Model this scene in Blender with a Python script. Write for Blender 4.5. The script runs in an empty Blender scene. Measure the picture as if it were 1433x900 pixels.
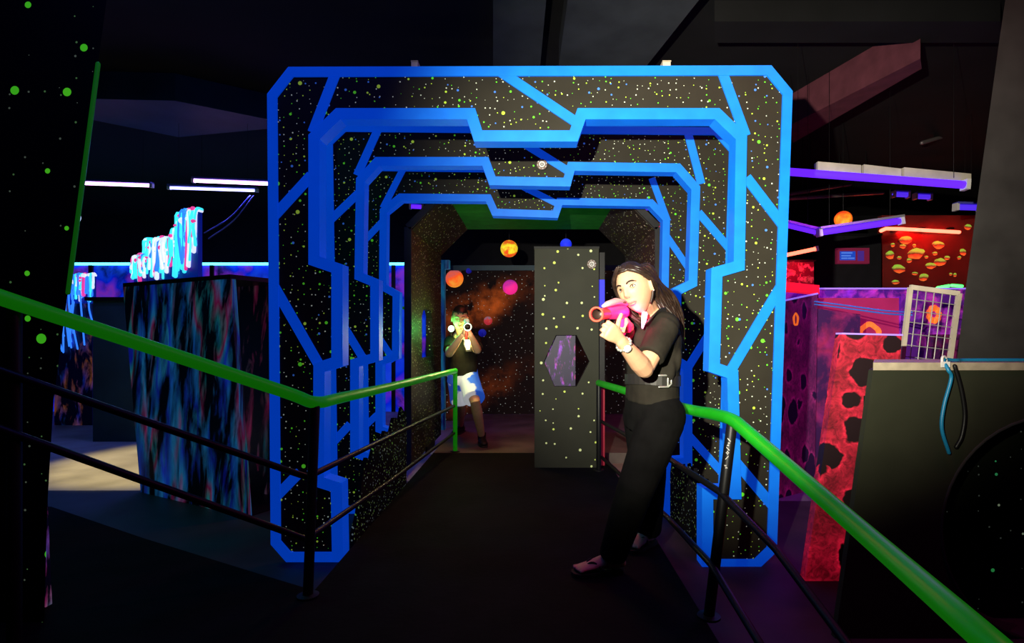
import bpy, bmesh, math, random
import numpy as np
from mathutils import Vector, Matrix, geometry, noise
R = random.Random(7)
S = bpy.context.scene
C = S.collection
V = Vector

# ------------------------------------------------------------------ camera, world, exposure
FPX, VX, VY, CH = 780.0, 746.0, 472.0, 1.2      # focal length in pixels, vanishing point, lens height
cam = bpy.data.cameras.new('camera'); camo = bpy.data.objects.new('camera', cam); C.objects.link(camo)
cam.sensor_fit = 'HORIZONTAL'; cam.sensor_width = 36.0; cam.lens = 36.0 * FPX / 1433.0
cam.shift_x = -(VX - 716.5) / 1433.0; cam.shift_y = (VY - 450.0) / 1433.0
cam.clip_start = 0.02
camo.location = (0, 0, CH); camo.rotation_euler = (math.pi / 2, 0, 0)
S.camera = camo
w = bpy.data.worlds.new('world'); S.world = w; w.use_nodes = True
w.node_tree.nodes['Background'].inputs[0].default_value = (0.05, 0.07, 0.16, 1)
w.node_tree.nodes['Background'].inputs[1].default_value = 0.01
S.view_settings.view_transform = 'Standard'; S.view_settings.look = 'None'
S.view_settings.exposure = 0.0; S.view_settings.gamma = 1.0; S.view_settings.use_curve_mapping = False

def P(px, py, y):                                # photo pixel at distance y -> point
    return V(((px - VX) * y / FPX, y, CH - (py - VY) * y / FPX))
def G(px, py, z=0.0):                            # photo pixel on a level of height z -> point
    y = FPX * (CH - z) / (py - VY); return V(((px - VX) * y / FPX, y, z))
def lamp(name, kind, loc, col, power, target=None, **k):
    L = bpy.data.lights.new(name, kind); L.color = col; L.energy = power
    for a, b in k.items(): setattr(L, a, b)
    o = bpy.data.objects.new(name, L); C.objects.link(o); o.location = loc
    if target is not None: o.rotation_euler = (V(target) - V(loc)).to_track_quat('-Z', 'Y').to_euler()
    return o
# the photographer's flash, held up and to the left of the lens, aimed at the woman
lamp('camera_flash', 'SPOT', (-0.39, 0.0, 1.57), (1, 0.93, 0.74), 1300, P(950, 295, 2.7),
     spot_size=math.radians(64), spot_blend=1.0, shadow_soft_size=0.02)

# ------------------------------------------------------------------ materials
def nt(name):
    m = bpy.data.materials.new(name); m.use_nodes = True
    t = m.node_tree; b = t.nodes['Principled BSDF']; return m, t, b
def N(t, kind, **k):
    n = t.nodes.new(kind)
    for a, b in k.items():
        if a.startswith('i_'): n.inputs[a[2:].replace('_', ' ')].default_value = b
        else: setattr(n, a, b)
    return n
def L(t, a, b): t.links.new(a, b)
def c4(c): return (c[0], c[1], c[2], 1)
def mat(name, col, rough=0.6, emit=None, es=0.0, metal=0.0, spec=0.3, var=0.0, vscale=8.0, bump=0.0, bscale=40.0, alpha=None, trans=0.0):
    m, t, b = nt(name)
    b.inputs['Base Color'].default_value = c4(col); b.inputs['Roughness'].default_value = rough
    b.inputs['Metallic'].default_value = metal; b.inputs['Specular IOR Level'].default_value = spec
    if trans: b.inputs['Transmission Weight'].default_value = trans
    if emit: b.inputs['Emission Color'].default_value = c4(emit); b.inputs['Emission Strength'].default_value = es
    tc = N(t, 'ShaderNodeTexCoord')
    if var:
        n = N(t, 'ShaderNodeTexNoise', i_Scale=vscale, i_Detail=5.0); L(t, tc.outputs['Object'], n.inputs['Vector'])
        r = N(t, 'ShaderNodeValToRGB'); L(t, n.outputs['Fac'], r.inputs['Fac'])
        r.color_ramp.elements[0].position = 0.3; r.color_ramp.elements[1].position = 0.7
        r.color_ramp.elements[0].color = c4([max(0, c * (1 - var)) for c in col])
        r.color_ramp.elements[1].color = c4([min(1, c * (1 + var)) for c in col])
        L(t, r.outputs[0], b.inputs['Base Color'])
    if bump:
        n = N(t, 'ShaderNodeTexNoise', i_Scale=bscale, i_Detail=4.0); L(t, tc.outputs['Object'], n.inputs['Vector'])
        bp = N(t, 'ShaderNodeBump', i_Strength=bump, i_Distance=0.01); L(t, n.outputs['Fac'], bp.inputs['Height'])
        L(t, bp.outputs[0], b.inputs['Normal'])
    return m
def uv_coord(t):                                  # flat paint coordinates for upright panels: along the panel, height
    tc = N(t, 'ShaderNodeTexCoord'); s = N(t, 'ShaderNodeSeparateXYZ'); L(t, tc.outputs['Object'], s.inputs[0])
    a = N(t, 'ShaderNodeMath', operation='MULTIPLY_ADD'); L(t, s.outputs['Y'], a.inputs[0]); a.inputs[1].default_value = 1.13; L(t, s.outputs['X'], a.inputs[2])
    c = N(t, 'ShaderNodeCombineXYZ'); L(t, a.outputs[0], c.inputs[0]); L(t, s.outputs['Z'], c.inputs[1])
    return c.outputs[0]
def star_mat(name, base, layers, es=1.0, rough=0.55, var=0.25):
    """black board with UV paint dots; layers = (cells per metre, dot radius in metres, share of cells dotted, colour list)"""
    m, t, b = nt(name); co = uv_coord(t)
    b.inputs['Roughness'].default_value = rough; b.inputs['Specular IOR Level'].default_value = 0.12
    nz = N(t, 'ShaderNodeTexNoise', i_Scale=5.0, i_Detail=4.0); L(t, co, nz.inputs['Vector'])
    r0 = N(t, 'ShaderNodeValToRGB'); L(t, nz.outputs['Fac'], r0.inputs['Fac'])
    r0.color_ramp.elements[0].color = c4([x * (1 - var) for x in base]); r0.color_ramp.elements[1].color = c4([x * (1 + var) for x in base])
    col = r0.outputs[0]; em = None
    for i, (sc, rad, share, cols) in enumerate(layers):
        mp = N(t, 'ShaderNodeMapping'); mp.inputs['Location'].default_value = (3.7 * i + 1.3, 2.1 * i + 5, 0); L(t, co, mp.inputs[0])
        vo = N(t, 'ShaderNodeTexVoronoi', voronoi_dimensions='2D', i_Scale=sc); L(t, mp.outputs[0], vo.inputs['Vector'])
        sp = N(t, 'ShaderNodeSeparateColor'); L(t, vo.outputs['Color'], sp.inputs[0])
        sz = N(t, 'ShaderNodeMath', operation='MULTIPLY_ADD'); L(t, sp.outputs[1], sz.inputs[0]); sz.inputs[1].default_value = rad * sc * 0.8; sz.inputs[2].default_value = rad * sc * 0.5
        lt = N(t, 'ShaderNodeMath', operation='LESS_THAN'); L(t, vo.outputs['Distance'], lt.inputs[0]); L(t, sz.outputs[0], lt.inputs[1])
        on = N(t, 'ShaderNodeMath', operation='LESS_THAN'); L(t, sp.outputs[0], on.inputs[0]); on.inputs[1].default_value = share
        mk = N(t, 'ShaderNodeMath', operation='MULTIPLY'); L(t, lt.outputs[0], mk.inputs[0]); L(t, on.outputs[0], mk.inputs[1])
        rp = N(t, 'ShaderNodeValToRGB'); rp.color_ramp.interpolation = 'CONSTANT'; L(t, sp.outputs[2], rp.inputs[0])
        el = rp.color_ramp.elements
        while len(el) < len(cols): el.new(0.5)
        for j, c in enumerate(cols): el[j].position = j / len(cols); el[j].color = c4(c)
        mx = N(t, 'ShaderNodeMix', data_type='RGBA'); L(t, mk.outputs[0], mx.inputs[0]); L(t, col, mx.inputs[6]); L(t, rp.outputs[0], mx.inputs[7]); col = mx.outputs[2]
        me = N(t, 'ShaderNodeMix', data_type='RGBA'); L(t, mk.outputs[0], me.inputs[0]); L(t, rp.outputs[0], me.inputs[7])
        if em is None: me.inputs[6].default_value = (0, 0, 0, 1)
        else: L(t, em, me.inputs[6])
        em = me.outputs[2]
    L(t, col, b.inputs['Base Color']); L(t, em, b.inputs['Emission Color']); b.inputs['Emission Strength'].default_value = es
    return m
def splat_mat(name, base, cols, sx, sz, lo, hi, es, off=0.0, rough=0.5):
    """panel with runs of UV paint: stretched noise, several hues"""
    m, t, b = nt(name); co = uv_coord(t)
    mp = N(t, 'ShaderNodeMapping'); mp.inputs['Scale'].default_value = (sx, sz, 1); mp.inputs['Location'].default_value = (off, off * 2, 0); L(t, co, mp.inputs[0])
    n1 = N(t, 'ShaderNodeTexNoise', i_Scale=1.0, i_Detail=6.0, i_Roughness=0.62, i_Distortion=0.4); L(t, mp.outputs[0], n1.inputs['Vector'])
    r1 = N(t, 'ShaderNodeValToRGB'); L(t, n1.outputs['Fac'], r1.inputs[0]); r1.color_ramp.elements[0].position = lo; r1.color_ramp.elements[1].position = hi
    mp2 = N(t, 'ShaderNodeMapping'); mp2.inputs['Scale'].default_value = (sx * 0.55, sz * 0.7, 1); mp2.inputs['Location'].default_value = (9 + off, 4, 0); L(t, co, mp2.inputs[0])
    n2 = N(t, 'ShaderNodeTexNoise', i_Scale=1.0, i_Detail=2.0); L(t, mp2.outputs[0], n2.inputs['Vector'])
    r2 = N(t, 'ShaderNodeValToRGB'); L(t, n2.outputs['Fac'], r2.inputs[0]); el = r2.color_ramp.elements
    while len(el) < len(cols): el.new(0.5)
    for j, c in enumerate(cols): el[j].position = 0.3 + 0.4 * j / max(1, len(cols) - 1); el[j].color = c4(c)
    mx = N(t, 'ShaderNodeMix', data_type='RGBA'); L(t, r1.outputs[0], mx.inputs[0]); mx.inputs[6].default_value = c4(base); L(t, r2.outputs[0], mx.inputs[7])
    me = N(t, 'ShaderNodeMix', data_type='RGBA'); L(t, r1.outputs[0], me.inputs[0]); me.inputs[6].default_value = (0, 0, 0, 1); L(t, r2.outputs[0], me.inputs[7])
    L(t, mx.outputs[2], b.inputs['Base Color']); L(t, me.outputs[2], b.inputs['Emission Color']); b.inputs['Emission Strength'].default_value = es
    b.inputs['Roughness'].default_value = rough
    return m
def crater_mat(name, base, dark, es=0.0, scale=7.0, off=0.0, emit=None):
    """airbrushed moon surface: mottled paint with dark round pits"""
    m, t, b = nt(name); co = uv_coord(t)
    mp = N(t, 'ShaderNodeMapping'); mp.inputs['Location'].default_value = (off, off, 0); L(t, co, mp.inputs[0])
    nw = N(t, 'ShaderNodeTexNoise', i_Scale=9.0, i_Detail=3.0); L(t, mp.outputs[0], nw.inputs['Vector'])
    ad = N(t, 'ShaderNodeMixRGB', blend_type='LINEAR_LIGHT'); ad.inputs[0].default_value = 0.055; L(t, mp.outputs[0], ad.inputs[1]); L(t, nw.outputs['Color'], ad.inputs[2])
    v = N(t, 'ShaderNodeTexVoronoi', voronoi_dimensions='2D', i_Scale=scale); L(t, ad.outputs[0], v.inputs['Vector'])
    sp = N(t, 'ShaderNodeSeparateColor'); L(t, v.outputs['Color'], sp.inputs[0])
    sz = N(t, 'ShaderNodeMath', operation='MULTIPLY_ADD'); L(t, sp.outputs[0], sz.inputs[0]); sz.inputs[1].default_value = 0.30; sz.inputs[2].default_value = 0.08
    df = N(t, 'ShaderNodeMath', operation='SUBTRACT'); L(t, v.outputs['Distance'], df.inputs[0]); L(t, sz.outputs[0], df.inputs[1])
    r = N(t, 'ShaderNodeValToRGB'); L(t, df.outputs[0], r.inputs[0]); el = r.color_ramp.elements
    el[0].position = 0.0; el[0].color = (0, 0, 0, 1); el[1].position = 0.04; el[1].color = (1, 1, 1, 1)
    e = el.new(0.13); e.color = (0.55, 0.55, 0.55, 1); e = el.new(0.5); e.color = (0.3, 0.3, 0.3, 1)
    n = N(t, 'ShaderNodeTexNoise', i_Scale=22.0, i_Detail=7.0, i_Roughness=0.7, i_Distortion=1.2); L(t, mp.outputs[0], n.inputs['Vector'])
    rn = N(t, 'ShaderNodeValToRGB'); L(t, n.outputs['Fac'], rn.inputs[0]); rn.color_ramp.elements[0].position = 0.38; rn.color_ramp.elements[1].position = 0.62
    mu = N(t, 'ShaderNodeMath', operation='MULTIPLY'); L(t, r.outputs[0], mu.inputs[0])
    m2 = N(t, 'ShaderNodeMath', operation='MULTIPLY_ADD'); L(t, rn.outputs[0], m2.inputs[0]); m2.inputs[1].default_value = 0.75; m2.inputs[2].default_value = 0.3; L(t, m2.outputs[0], mu.inputs[1])
    mx = N(t, 'ShaderNodeMix', data_type='RGBA'); L(t, mu.outputs[0], mx.inputs[0]); mx.inputs[6].default_value = c4(dark); mx.inputs[7].default_value = c4(base)
    L(t, mx.outputs[2], b.inputs['Base Color']); b.inputs['Roughness'].default_value = 0.55
    if es:
        me = N(t, 'ShaderNodeMix', data_type='RGBA'); L(t, mu.outputs[0], me.inputs[0]); me.inputs[6].default_value = (0, 0, 0, 1); me.inputs[7].default_value = c4(emit or base)
        L(t, me.outputs[2], b.inputs['Emission Color']); b.inputs['Emission Strength'].default_value = es
    return m
def planet_mat(name, a, bcol, c, scale, es, axis='Z'):
    """globe painted in UV colours: soft bands and blotches"""
    m, t, b = nt(name); tc = N(t, 'ShaderNodeTexCoord')
    s = N(t, 'ShaderNodeSeparateXYZ'); L(t, tc.outputs['Generated'], s.inputs[0])
    n = N(t, 'ShaderNodeTexNoise', i_Scale=scale * 0.4, i_Detail=4.0); L(t, tc.outputs['Generated'], n.inputs['Vector'])
    ma = N(t, 'ShaderNodeMath', operation='MULTIPLY_ADD'); L(t, s.outputs[axis], ma.inputs[0]); ma.inputs[1].default_value = 0.6; L(t, n.outputs['Fac'], ma.inputs[2])
    r = N(t, 'ShaderNodeValToRGB'); L(t, ma.outputs[0], r.inputs[0]); el = r.color_ramp.elements
    el[0].position = 0.55; el[0].color = c4(a); el[1].position = 1.0; el[1].color = c4(c); e = el.new(0.78); e.color = c4(bcol)
    L(t, r.outputs[0], b.inputs['Base Color']); L(t, r.outputs[0], b.inputs['Emission Color']); b.inputs['Emission Strength'].default_value = es
    b.inputs['Roughness'].default_value = 0.7
    return m
GRN, YEL, WHT, BLU = (0.13, 0.85, 0.03), (0.5, 0.8, 0.06), (0.65, 0.75, 0.55), (0.06, 0.22, 0.8)
M = {}
M['black'] = mat('matt_black', (0.006, 0.006, 0.008), 0.8, var=0.3)
M['ceil'] = mat('black_ceiling', (0.006, 0.006, 0.007), 0.85, var=0.4, vscale=2)
M['ceilpanel'] = mat('grey_ceiling_panel', (0.040, 0.046, 0.052), 0.8, var=0.3, vscale=3)
M['deck'] = mat('black_deck', (0.005, 0.005, 0.005), 0.85, spec=0.08, var=0.4, vscale=6, bump=0.2)
M['concrete'] = mat('worn_concrete', (0.26, 0.25, 0.23), 0.55, var=0.25, vscale=3, bump=0.1)
M['mat'] = mat('grey_floor_sheet', (0.030, 0.042, 0.045), 0.55, var=0.25, vscale=4)
M['arch'] = star_mat('starry_arch_board', (0.026, 0.024, 0.017), [(30, 0.0030, 0.55, [WHT, GRN, YEL, WHT]), (15, 0.0055, 0.40, [BLU, GRN, BLU, YEL]), (7.5, 0.0085, 0.42, [GRN, YEL, GRN])], 0.26)
M['starwall'] = star_mat('black_star_wall', (0.004, 0.004, 0.004), [(16, 0.0035, 0.35, [(0.10, 0.13, 0.09), (0.08, 0.20, 0.06)]), (5.0, 0.015, 0.68, [(0.08, 0.75, 0.02), (0.10, 0.8, 0.02)])], 0.42, rough=0.8)
M['tunnel'] = star_mat('starry_tunnel_board', (0.030, 0.026, 0.021), [(26, 0.0045, 0.5, [WHT, YEL, WHT]), (10, 0.006, 0.2, [WHT])], 0.10)
M['panelstar'] = star_mat('sparse_star_board', (0.036, 0.038, 0.026), [(9.5, 0.0095, 0.62, [(0.65, 0.8, 0.15), (0.7, 0.8, 0.35)])], 0.20)
M['rockstar'] = star_mat('rock_board', (0.003, 0.003, 0.004), [(36, 0.0045, 0.5, [(0.10, 0.14, 0.13), (0.12, 0.2, 0.06)]), (14, 0.006, 0.3, [(0.10, 0.3, 0.04), (0.2, 0.26, 0.2)])], 0.5, rough=0.9)
M['blue'] = mat('uv_blue_paint', (0.005, 0.20, 0.72), 0.45, emit=(0.0, 0.055, 0.60), es=0.58, var=0.12, vscale=9)
M['green'] = mat('uv_green_paint', (0.008, 0.36, 0.010), 0.4, emit=(0.010, 0.28, 0.004), es=0.30, var=0.2, vscale=9)
M['rail'] = mat('black_steel', (0.006, 0.006, 0.007), 0.45, spec=0.3)
M['grey'] = mat('dark_grey_paint', (0.031, 0.034, 0.020), 0.75, spec=0.12, var=0.2, vscale=3)
M['pillar'] = mat('grey_plaster', (0.036, 0.036, 0.034), 0.8, spec=0.12, var=0.3, vscale=4)
M['ply'] = mat('plywood_edge', (0.42, 0.36, 0.25), 0.6, var=0.2, vscale=20)
M['bluecable'] = mat('blue_cable', (0.01, 0.22, 0.42), 0.4, spec=0.5)
M['blackcable'] = mat('black_cable', (0.006, 0.006, 0.006), 0.4)
M['white'] = mat('white_plastic', (0.75, 0.74, 0.70), 0.4)
M['beige'] = mat('beige_metal', (0.55, 0.50, 0.38), 0.5, var=0.15)
M['steel'] = mat('brushed_steel', (0.50, 0.50, 0.46), 0.35, metal=0.6)
M['wire'] = mat('galvanised_wire', (0.42, 0.42, 0.38), 0.4, metal=0.4)

# ------------------------------------------------------------------ geometry helpers
WL = {}
def obj(name, verts, faces, m, parent=None, label=None, cat=None, group=None, kind=None, smooth=False, origin=None):
    verts = [V(v) for v in verts]
    if parent is not None: o0 = WL[parent]
    elif origin is not None: o0 = V(origin)
    else:
        xs = [v.x for v in verts]; ys = [v.y for v in verts]; zs = [v.z for v in verts]
        o0 = V(((min(xs) + max(xs)) / 2, (min(ys) + max(ys)) / 2, min(zs)))
    me = bpy.data.meshes.new(name); me.from_pydata([v - o0 for v in verts], [], faces)
    bm = bmesh.new(); bm.from_mesh(me); bmesh.ops.recalc_face_normals(bm, faces=bm.faces); bm.to_mesh(me); bm.free()
    if smooth: me.polygons.foreach_set('use_smooth', [True] * len(me.polygons))
    me.materials.append(M[m] if isinstance(m, str) else m)
    o = bpy.data.objects.new(name, me); C.objects.link(o)
    if parent is not None: o.parent = parent
    else: o.location = o0
    WL[o] = o0.copy()
    return tag(o, label, cat, group, kind)
def tag(o, label=None, cat=None, group=None, kind=None):
    if label: o['label'] = label
    if cat: o['category'] = cat
    if group: o['group'] = group
    if kind: o['kind'] = kind
    return o
def thing(name, label, cat, loc, group=None):
    o = bpy.data.objects.new(name, None); C.objects.link(o); o.location = loc; o.empty_display_size = 0.1
    WL[o] = V(loc); return tag(o, label, cat, group)
class MB:
    def __init__(s): s.v = []; s.f = []
    def add(s, v, f):
        n = len(s.v); s.v += [V(x) for x in v]; s.f += [tuple(i + n for i in q) for q in f]; return s
    def box(s, a, b):
        a, b = V(a), V(b); v = [(x, y, z) for x in (a.x, b.x) for y in (a.y, b.y) for z in (a.z, b.z)]
        return s.add(v, [(0, 1, 3, 2), (4, 6, 7, 5), (0, 4, 5, 1), (2, 3, 7, 6), (0, 2, 6, 4), (1, 5, 7, 3)])
    def obox(s, a, b, wv, hv):                    # bar from a to b, half-size vectors wv and hv
        a, b, wv, hv = V(a), V(b), V(wv), V(hv)
        v = [p + i * wv + j * hv for p in (a, b) for i, j in ((-1, -1), (1, -1), (1, 1), (-1, 1))]
        return s.add(v, [(0, 1, 2, 3), (7, 6, 5, 4), (0, 4, 5, 1), (1, 5, 6, 2), (2, 6, 7, 3), (3, 7, 4, 0)])
    def tube(s, pts, rad, seg=10, ref=None, cap=True, flat=False):
        pts = [V(p) for p in pts]; n = len(pts)
        rad = [rad] * n if not isinstance(rad, list) else list(rad)
        rad = [(r, r) if not isinstance(r, (list, tuple)) else r for r in rad]
        if len(rad) != n:                         # stretch the radius list over the path
            rad = [rad[min(len(rad) - 1, round(i * (len(rad) - 1) / (n - 1)))] for i in range(n)]
        T = [((pts[min(i + 1, n - 1)] - pts[max(i - 1, 0)]).normalized()) for i in range(n)]
        r0 = V(ref) if ref is not None else (V((0, 0, 1)) if abs(T[0].z) < 0.9 else V((1, 0, 0)))
        u = (r0 - T[0] * r0.dot(T[0])).normalized()
        ctr = []; 
        for i in range(n):
            if ref is not None: u2 = V(ref) - T[i] * V(ref).dot(T[i])
            else: u2 = u - T[i] * u.dot(T[i])
            if u2.length > 1e-5: u = u2.normalized()
            ctr.append((pts[i], rad[i], u.copy(), T[i].cross(u)))
        if cap and not flat:
            a = ctr[0]; k = min(a[1]); e = ctr[-1]; k2 = min(e[1])
            ctr = [(a[0] - T[0] * k * 0.9, (a[1][0] * 0.35, a[1][1] * 0.35), a[2], a[3]), (a[0] - T[0] * k * 0.55, (a[1][0] * 0.8, a[1][1] * 0.8), a[2], a[3])] + ctr + \
                  [(e[0] + T[-1] * k2 * 0.55, (e[1][0] * 0.8, e[1][1] * 0.8), e[2], e[3]), (e[0] + T[-1] * k2 * 0.9, (e[1][0] * 0.35, e[1][1] * 0.35), e[2], e[3])]
        vs = []; fs = []
        for p, r, a, b in ctr:
            for j in range(seg):
                t = 2 * math.pi * j / seg; vs.append(p + a * (math.cos(t) * r[0]) + b * (math.sin(t) * r[1]))
        for i in range(len(ctr) - 1):
            for j in range(seg):
                k = (j + 1) % seg; fs.append((i * seg + j, i * seg + k, (i + 1) * seg + k, (i + 1) * seg + j))
        if cap: fs.append(tuple(range(seg))[::-1]); fs.append(tuple((len(ctr) - 1) * seg + j for j in range(seg)))
        return s.add(vs, fs)
    def sphere(s, c, r, seg=16, rings=10, ax=None):
        c = V(c); r = (r, r, r) if not isinstance(r, (list, tuple)) else r
        ax = ax or (V((1, 0, 0)), V((0, 1, 0)), V((0, 0, 1)))
        vs = []; fs = []
        for i in range(rings + 1):
            th = math.pi * (i + 0.02) / (rings + 0.04)
            for j in range(seg):
                ph = 2 * math.pi * j / seg
                vs.append(c + ax[0] * (r[0] * math.sin(th) * math.cos(ph)) + ax[1] * (r[1] * math.sin(th) * math.sin(ph)) + ax[2] * (r[2] * math.cos(th)))
        for i in range(rings):
            for j in range(seg):
                k = (j + 1) % seg; fs.append((i * seg + j, i * seg + k, (i + 1) * seg + k, (i + 1) * seg + j))
        fs.append(tuple(range(seg))); fs.append(tuple(rings * seg + j for j in range(seg))[::-1])
        return s.add(vs, fs)
    def prism(s, polys, o, u, v, n):              # plate: outline (first) with holes, in 2-D, laid on o+u,v and thickened by n
        o, u, v, n = V(o), V(u), V(v), V(n)
        pl = [[V((p[0], p[1], 0)) for p in q] for q in polys]
        tri = geometry.tessellate_polygon(pl); flat = [p for q in pl for p in q]; k = len(flat)
        w_ = [o + u * p.x + v * p.y for p in flat]
        fs = [tuple(t) for t in tri] + [tuple(i + k for i in t)[::-1] for t in tri]; b = 0
        for q in pl:
            m = len(q)
            for i in range(m): j = (i + 1) % m; fs.append((b + i, b + j, b + j + k, b + i + k))
            b += m
        return s.add(w_ + [p + n for p in w_], fs)
    def lathe(s, prof, o, ax, seg=24):            # profile (radius, along axis)
        o, ax = V(o), V(ax).normalized(); a = ax.orthogonal().normalized(); b = ax.cross(a); vs = []; fs = []
        for r, h in prof:
            for j in range(seg):
                t = 2 * math.pi * j / seg; vs.append(o + ax * h + (a * math.cos(t) + b * math.sin(t)) * r)
        for i in range(len(prof) - 1):
            for j in range(seg):
                k = (j + 1) % seg; fs.append((i * seg + j, i * seg + k, (i + 1) * seg + k, (i + 1) * seg + j))
        return s.add(vs, fs)
    def put(s, name, m, parent=None, **k): return obj(name, s.v, s.f, m, parent, **k)
X, Y, Z = V((1, 0, 0)), V((0, 1, 0)), V((0, 0, 1))
def smoothpath(pts, n=8):
    pts = [V(p) for p in pts]; out = []
    q = [pts[0] * 2 - pts[1]] + pts + [pts[-1] * 2 - pts[-2]]
    for i in range(1, len(q) - 2):
        for k in range(n):
            t = k / n; a, b, c, d = q[i - 1:i + 3]
            out.append(0.5 * ((2 * b) + (c - a) * t + (2 * a - 5 * b + 4 * c - d) * t * t + (3 * b - a - 3 * c + d) * t ** 3))
    return out + [pts[-1]]
def tube_obj(name, pts, r, m, parent=None, seg=10, **k):
    return MB().tube(pts, r, seg).put(name, m, parent, smooth=True, **k)
def offset(pts, d):                               # mitred offset to the right of travel
    out = []; n = len(pts)
    for i in range(n):
        def nr(a, b):
            e = V((b[0] - a[0], b[1] - a[1])); e.normalize(); return V((e.y, -e.x))
        if i == 0: q = nr(pts[0], pts[1]); m = q
        elif i == n - 1: q = nr(pts[-2], pts[-1]); m = q
        else:
            a = nr(pts[i - 1], pts[i]); b = nr(pts[i], pts[i + 1]); m = a + b; m.normalize(); m = m / max(0.35, m.dot(a))
        out.append((pts[i][0] + m.x * d, pts[i][1] + m.y * d))
    return out

# ------------------------------------------------------------------ the setting
def struct(name, mb, m, **k): return mb.put(name, m, kind='structure', **k)
struct('floor', MB().box((-9, -2, -0.1), (9, 11, 0)), 'concrete')
struct('ceiling', MB().box((-9, -2, 3.6), (9, 11, 3.7)), 'ceil')
struct('wall_left', MB().box((-9.1, -2, 0), (-9, 11, 3.6)), 'black')
struct('wall_right', MB().box((9, -2, 0), (9.1, 11, 3.6)), 'black')
struct('wall_back', MB().box((-9.1, 11, 0), (9.1, 11.1, 3.6)), 'black')
struct('wall_front', MB().box((-9.1, -2.1, 0), (9.1, -2, 3.6)), 'black')
# raised black walkway that the people stand on
dk = [(0.67, -1.9), (0.67, 5.3), (-0.95, 5.3), (-0.95, 2.42), (-1.29, 2.6), (-2.13, 3.05), (-3.13, 3.62), (-3.5, 3.6), (-3.5, -1.9)]
struct('floor_walkway', MB().prism([dk], (0, 0, 0.0), X, Y, V((0, 0, 0.1))), 'deck')
struct('floor_landing', MB().box((-0.95, 5.3, 0), (2.4, 7.99, 0.1)), mat('brown_grey_landing', (0.11, 0.085, 0.075), 0.6, var=0.4, vscale=3, bump=0.2))
struct('floor_shade_sheet', MB().prism([[(0.675, -1.9), (3.2, -1.9), (3.2, 4.05), (0.675, 4.05)]], (0, 0, 0), X, Y, V((0, 0, 0.010))), mat('plum_shade_sheet', (0.060, 0.040, 0.050), 0.6, spec=0.15, var=0.3, vscale=3))  # added dark sheet: shade and plum light put into the floor colour
struct('floor_sheet', MB().prism([[(-0.96, 2.45), (-0.96, 4.6), (-1.9, 4.6), (-1.9, 4.32), (-6, 4.32), (-6, 2.2), (-3.4, 3.6), (-3.1, 3.64), (-2.1, 3.07), (-1.29, 2.62)]], (0, 0, 0), X, Y, V((0, 0, 0.012))), 'mat')

# ------------------------------------------------------------------ the three blue-lined portal arches
A1 = dict(y=2.9,
  outer=[(480, 784), (402, 784), (381, 760), (376, 132), (405, 95), (1078, 93), (1107, 128), (1085, 770), (1060, 794), (983, 794)],
  inner=[(480, 784), (478, 676), (453, 668), (454, 518), (479, 510), (479, 371), (447, 360), (447, 195), (477, 166), (655, 166), (665, 197),
         (807, 197), (818, 166), (1000, 166), (1030, 195), (1027, 367), (996, 376), (992, 518), (1018, 527), (1022, 683), (983, 683), (983, 794)],
  brace=[((471, 100), (438, 185)), ((384, 302), (436, 245)), ((384, 400), (448, 512)), ((384, 697), (420, 660)), ((700, 100), (808, 172)),
         ((1010, 100), (1043, 190)), ((1044, 248), (1096, 316)), ((1092, 400), (1022, 518)), ((1028, 644), (1080, 706))], bw=14, tw=12.5, iw=14)
A2 = dict(y=3.72,
  outer=[(520, 716), (478, 716), (463, 700), (456, 196), (480, 173), (1004, 178), (1030, 207), (1014, 705), (998, 722), (958, 722)],
  inner=[(520, 716), (520, 635), (502, 628), (502, 510), (530, 502), (530, 391), (508, 382), (510, 253), (531, 230), (676, 230), (686, 257),
         (797, 259), (803, 237), (946, 239), (968, 264), (964, 392), (942, 403), (940, 505), (957, 515), (957, 640), (930, 642), (930, 722)],
  brace=[((530, 178), (500, 244)), ((458, 311), (503, 268)), ((460, 420), (512, 506)), ((490, 592), (448, 638)), ((728, 196), (798, 240)),
         ((962, 183), (981, 256)), ((977, 296), (1020, 346)), ((1018, 424), (958, 520)), ((962, 606), (1014, 664))], bw=11, tw=10, iw=11)
A3 = dict(y=4.6,
  outer=[(552, 668), (522, 668), (508, 656), (503, 245), (522, 227), (952, 232), (972, 252), (962, 660), (950, 672), (905, 672)],
  inner=[(552, 668), (552, 600), (535, 594), (535, 506), (558, 498), (559, 406), (540, 396), (541, 294), (562, 277), (681, 278), (690, 298),
         (780, 301), (786, 283), (909, 285), (928, 305), (926, 405), (906, 412), (904, 500), (922, 508), (922, 604), (896, 606), (896, 672)],
  brace=[((566, 230), (536, 288)), ((503, 341), (538, 304)), ((505, 430), (552, 502)), ((528, 577), (496, 607)), ((732, 258), (784, 284)),
         ((912, 246), (934, 306)), ((932, 326), (970, 382)), ((964, 425), (918, 512))], bw=9, tw=9, iw=9)
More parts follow.
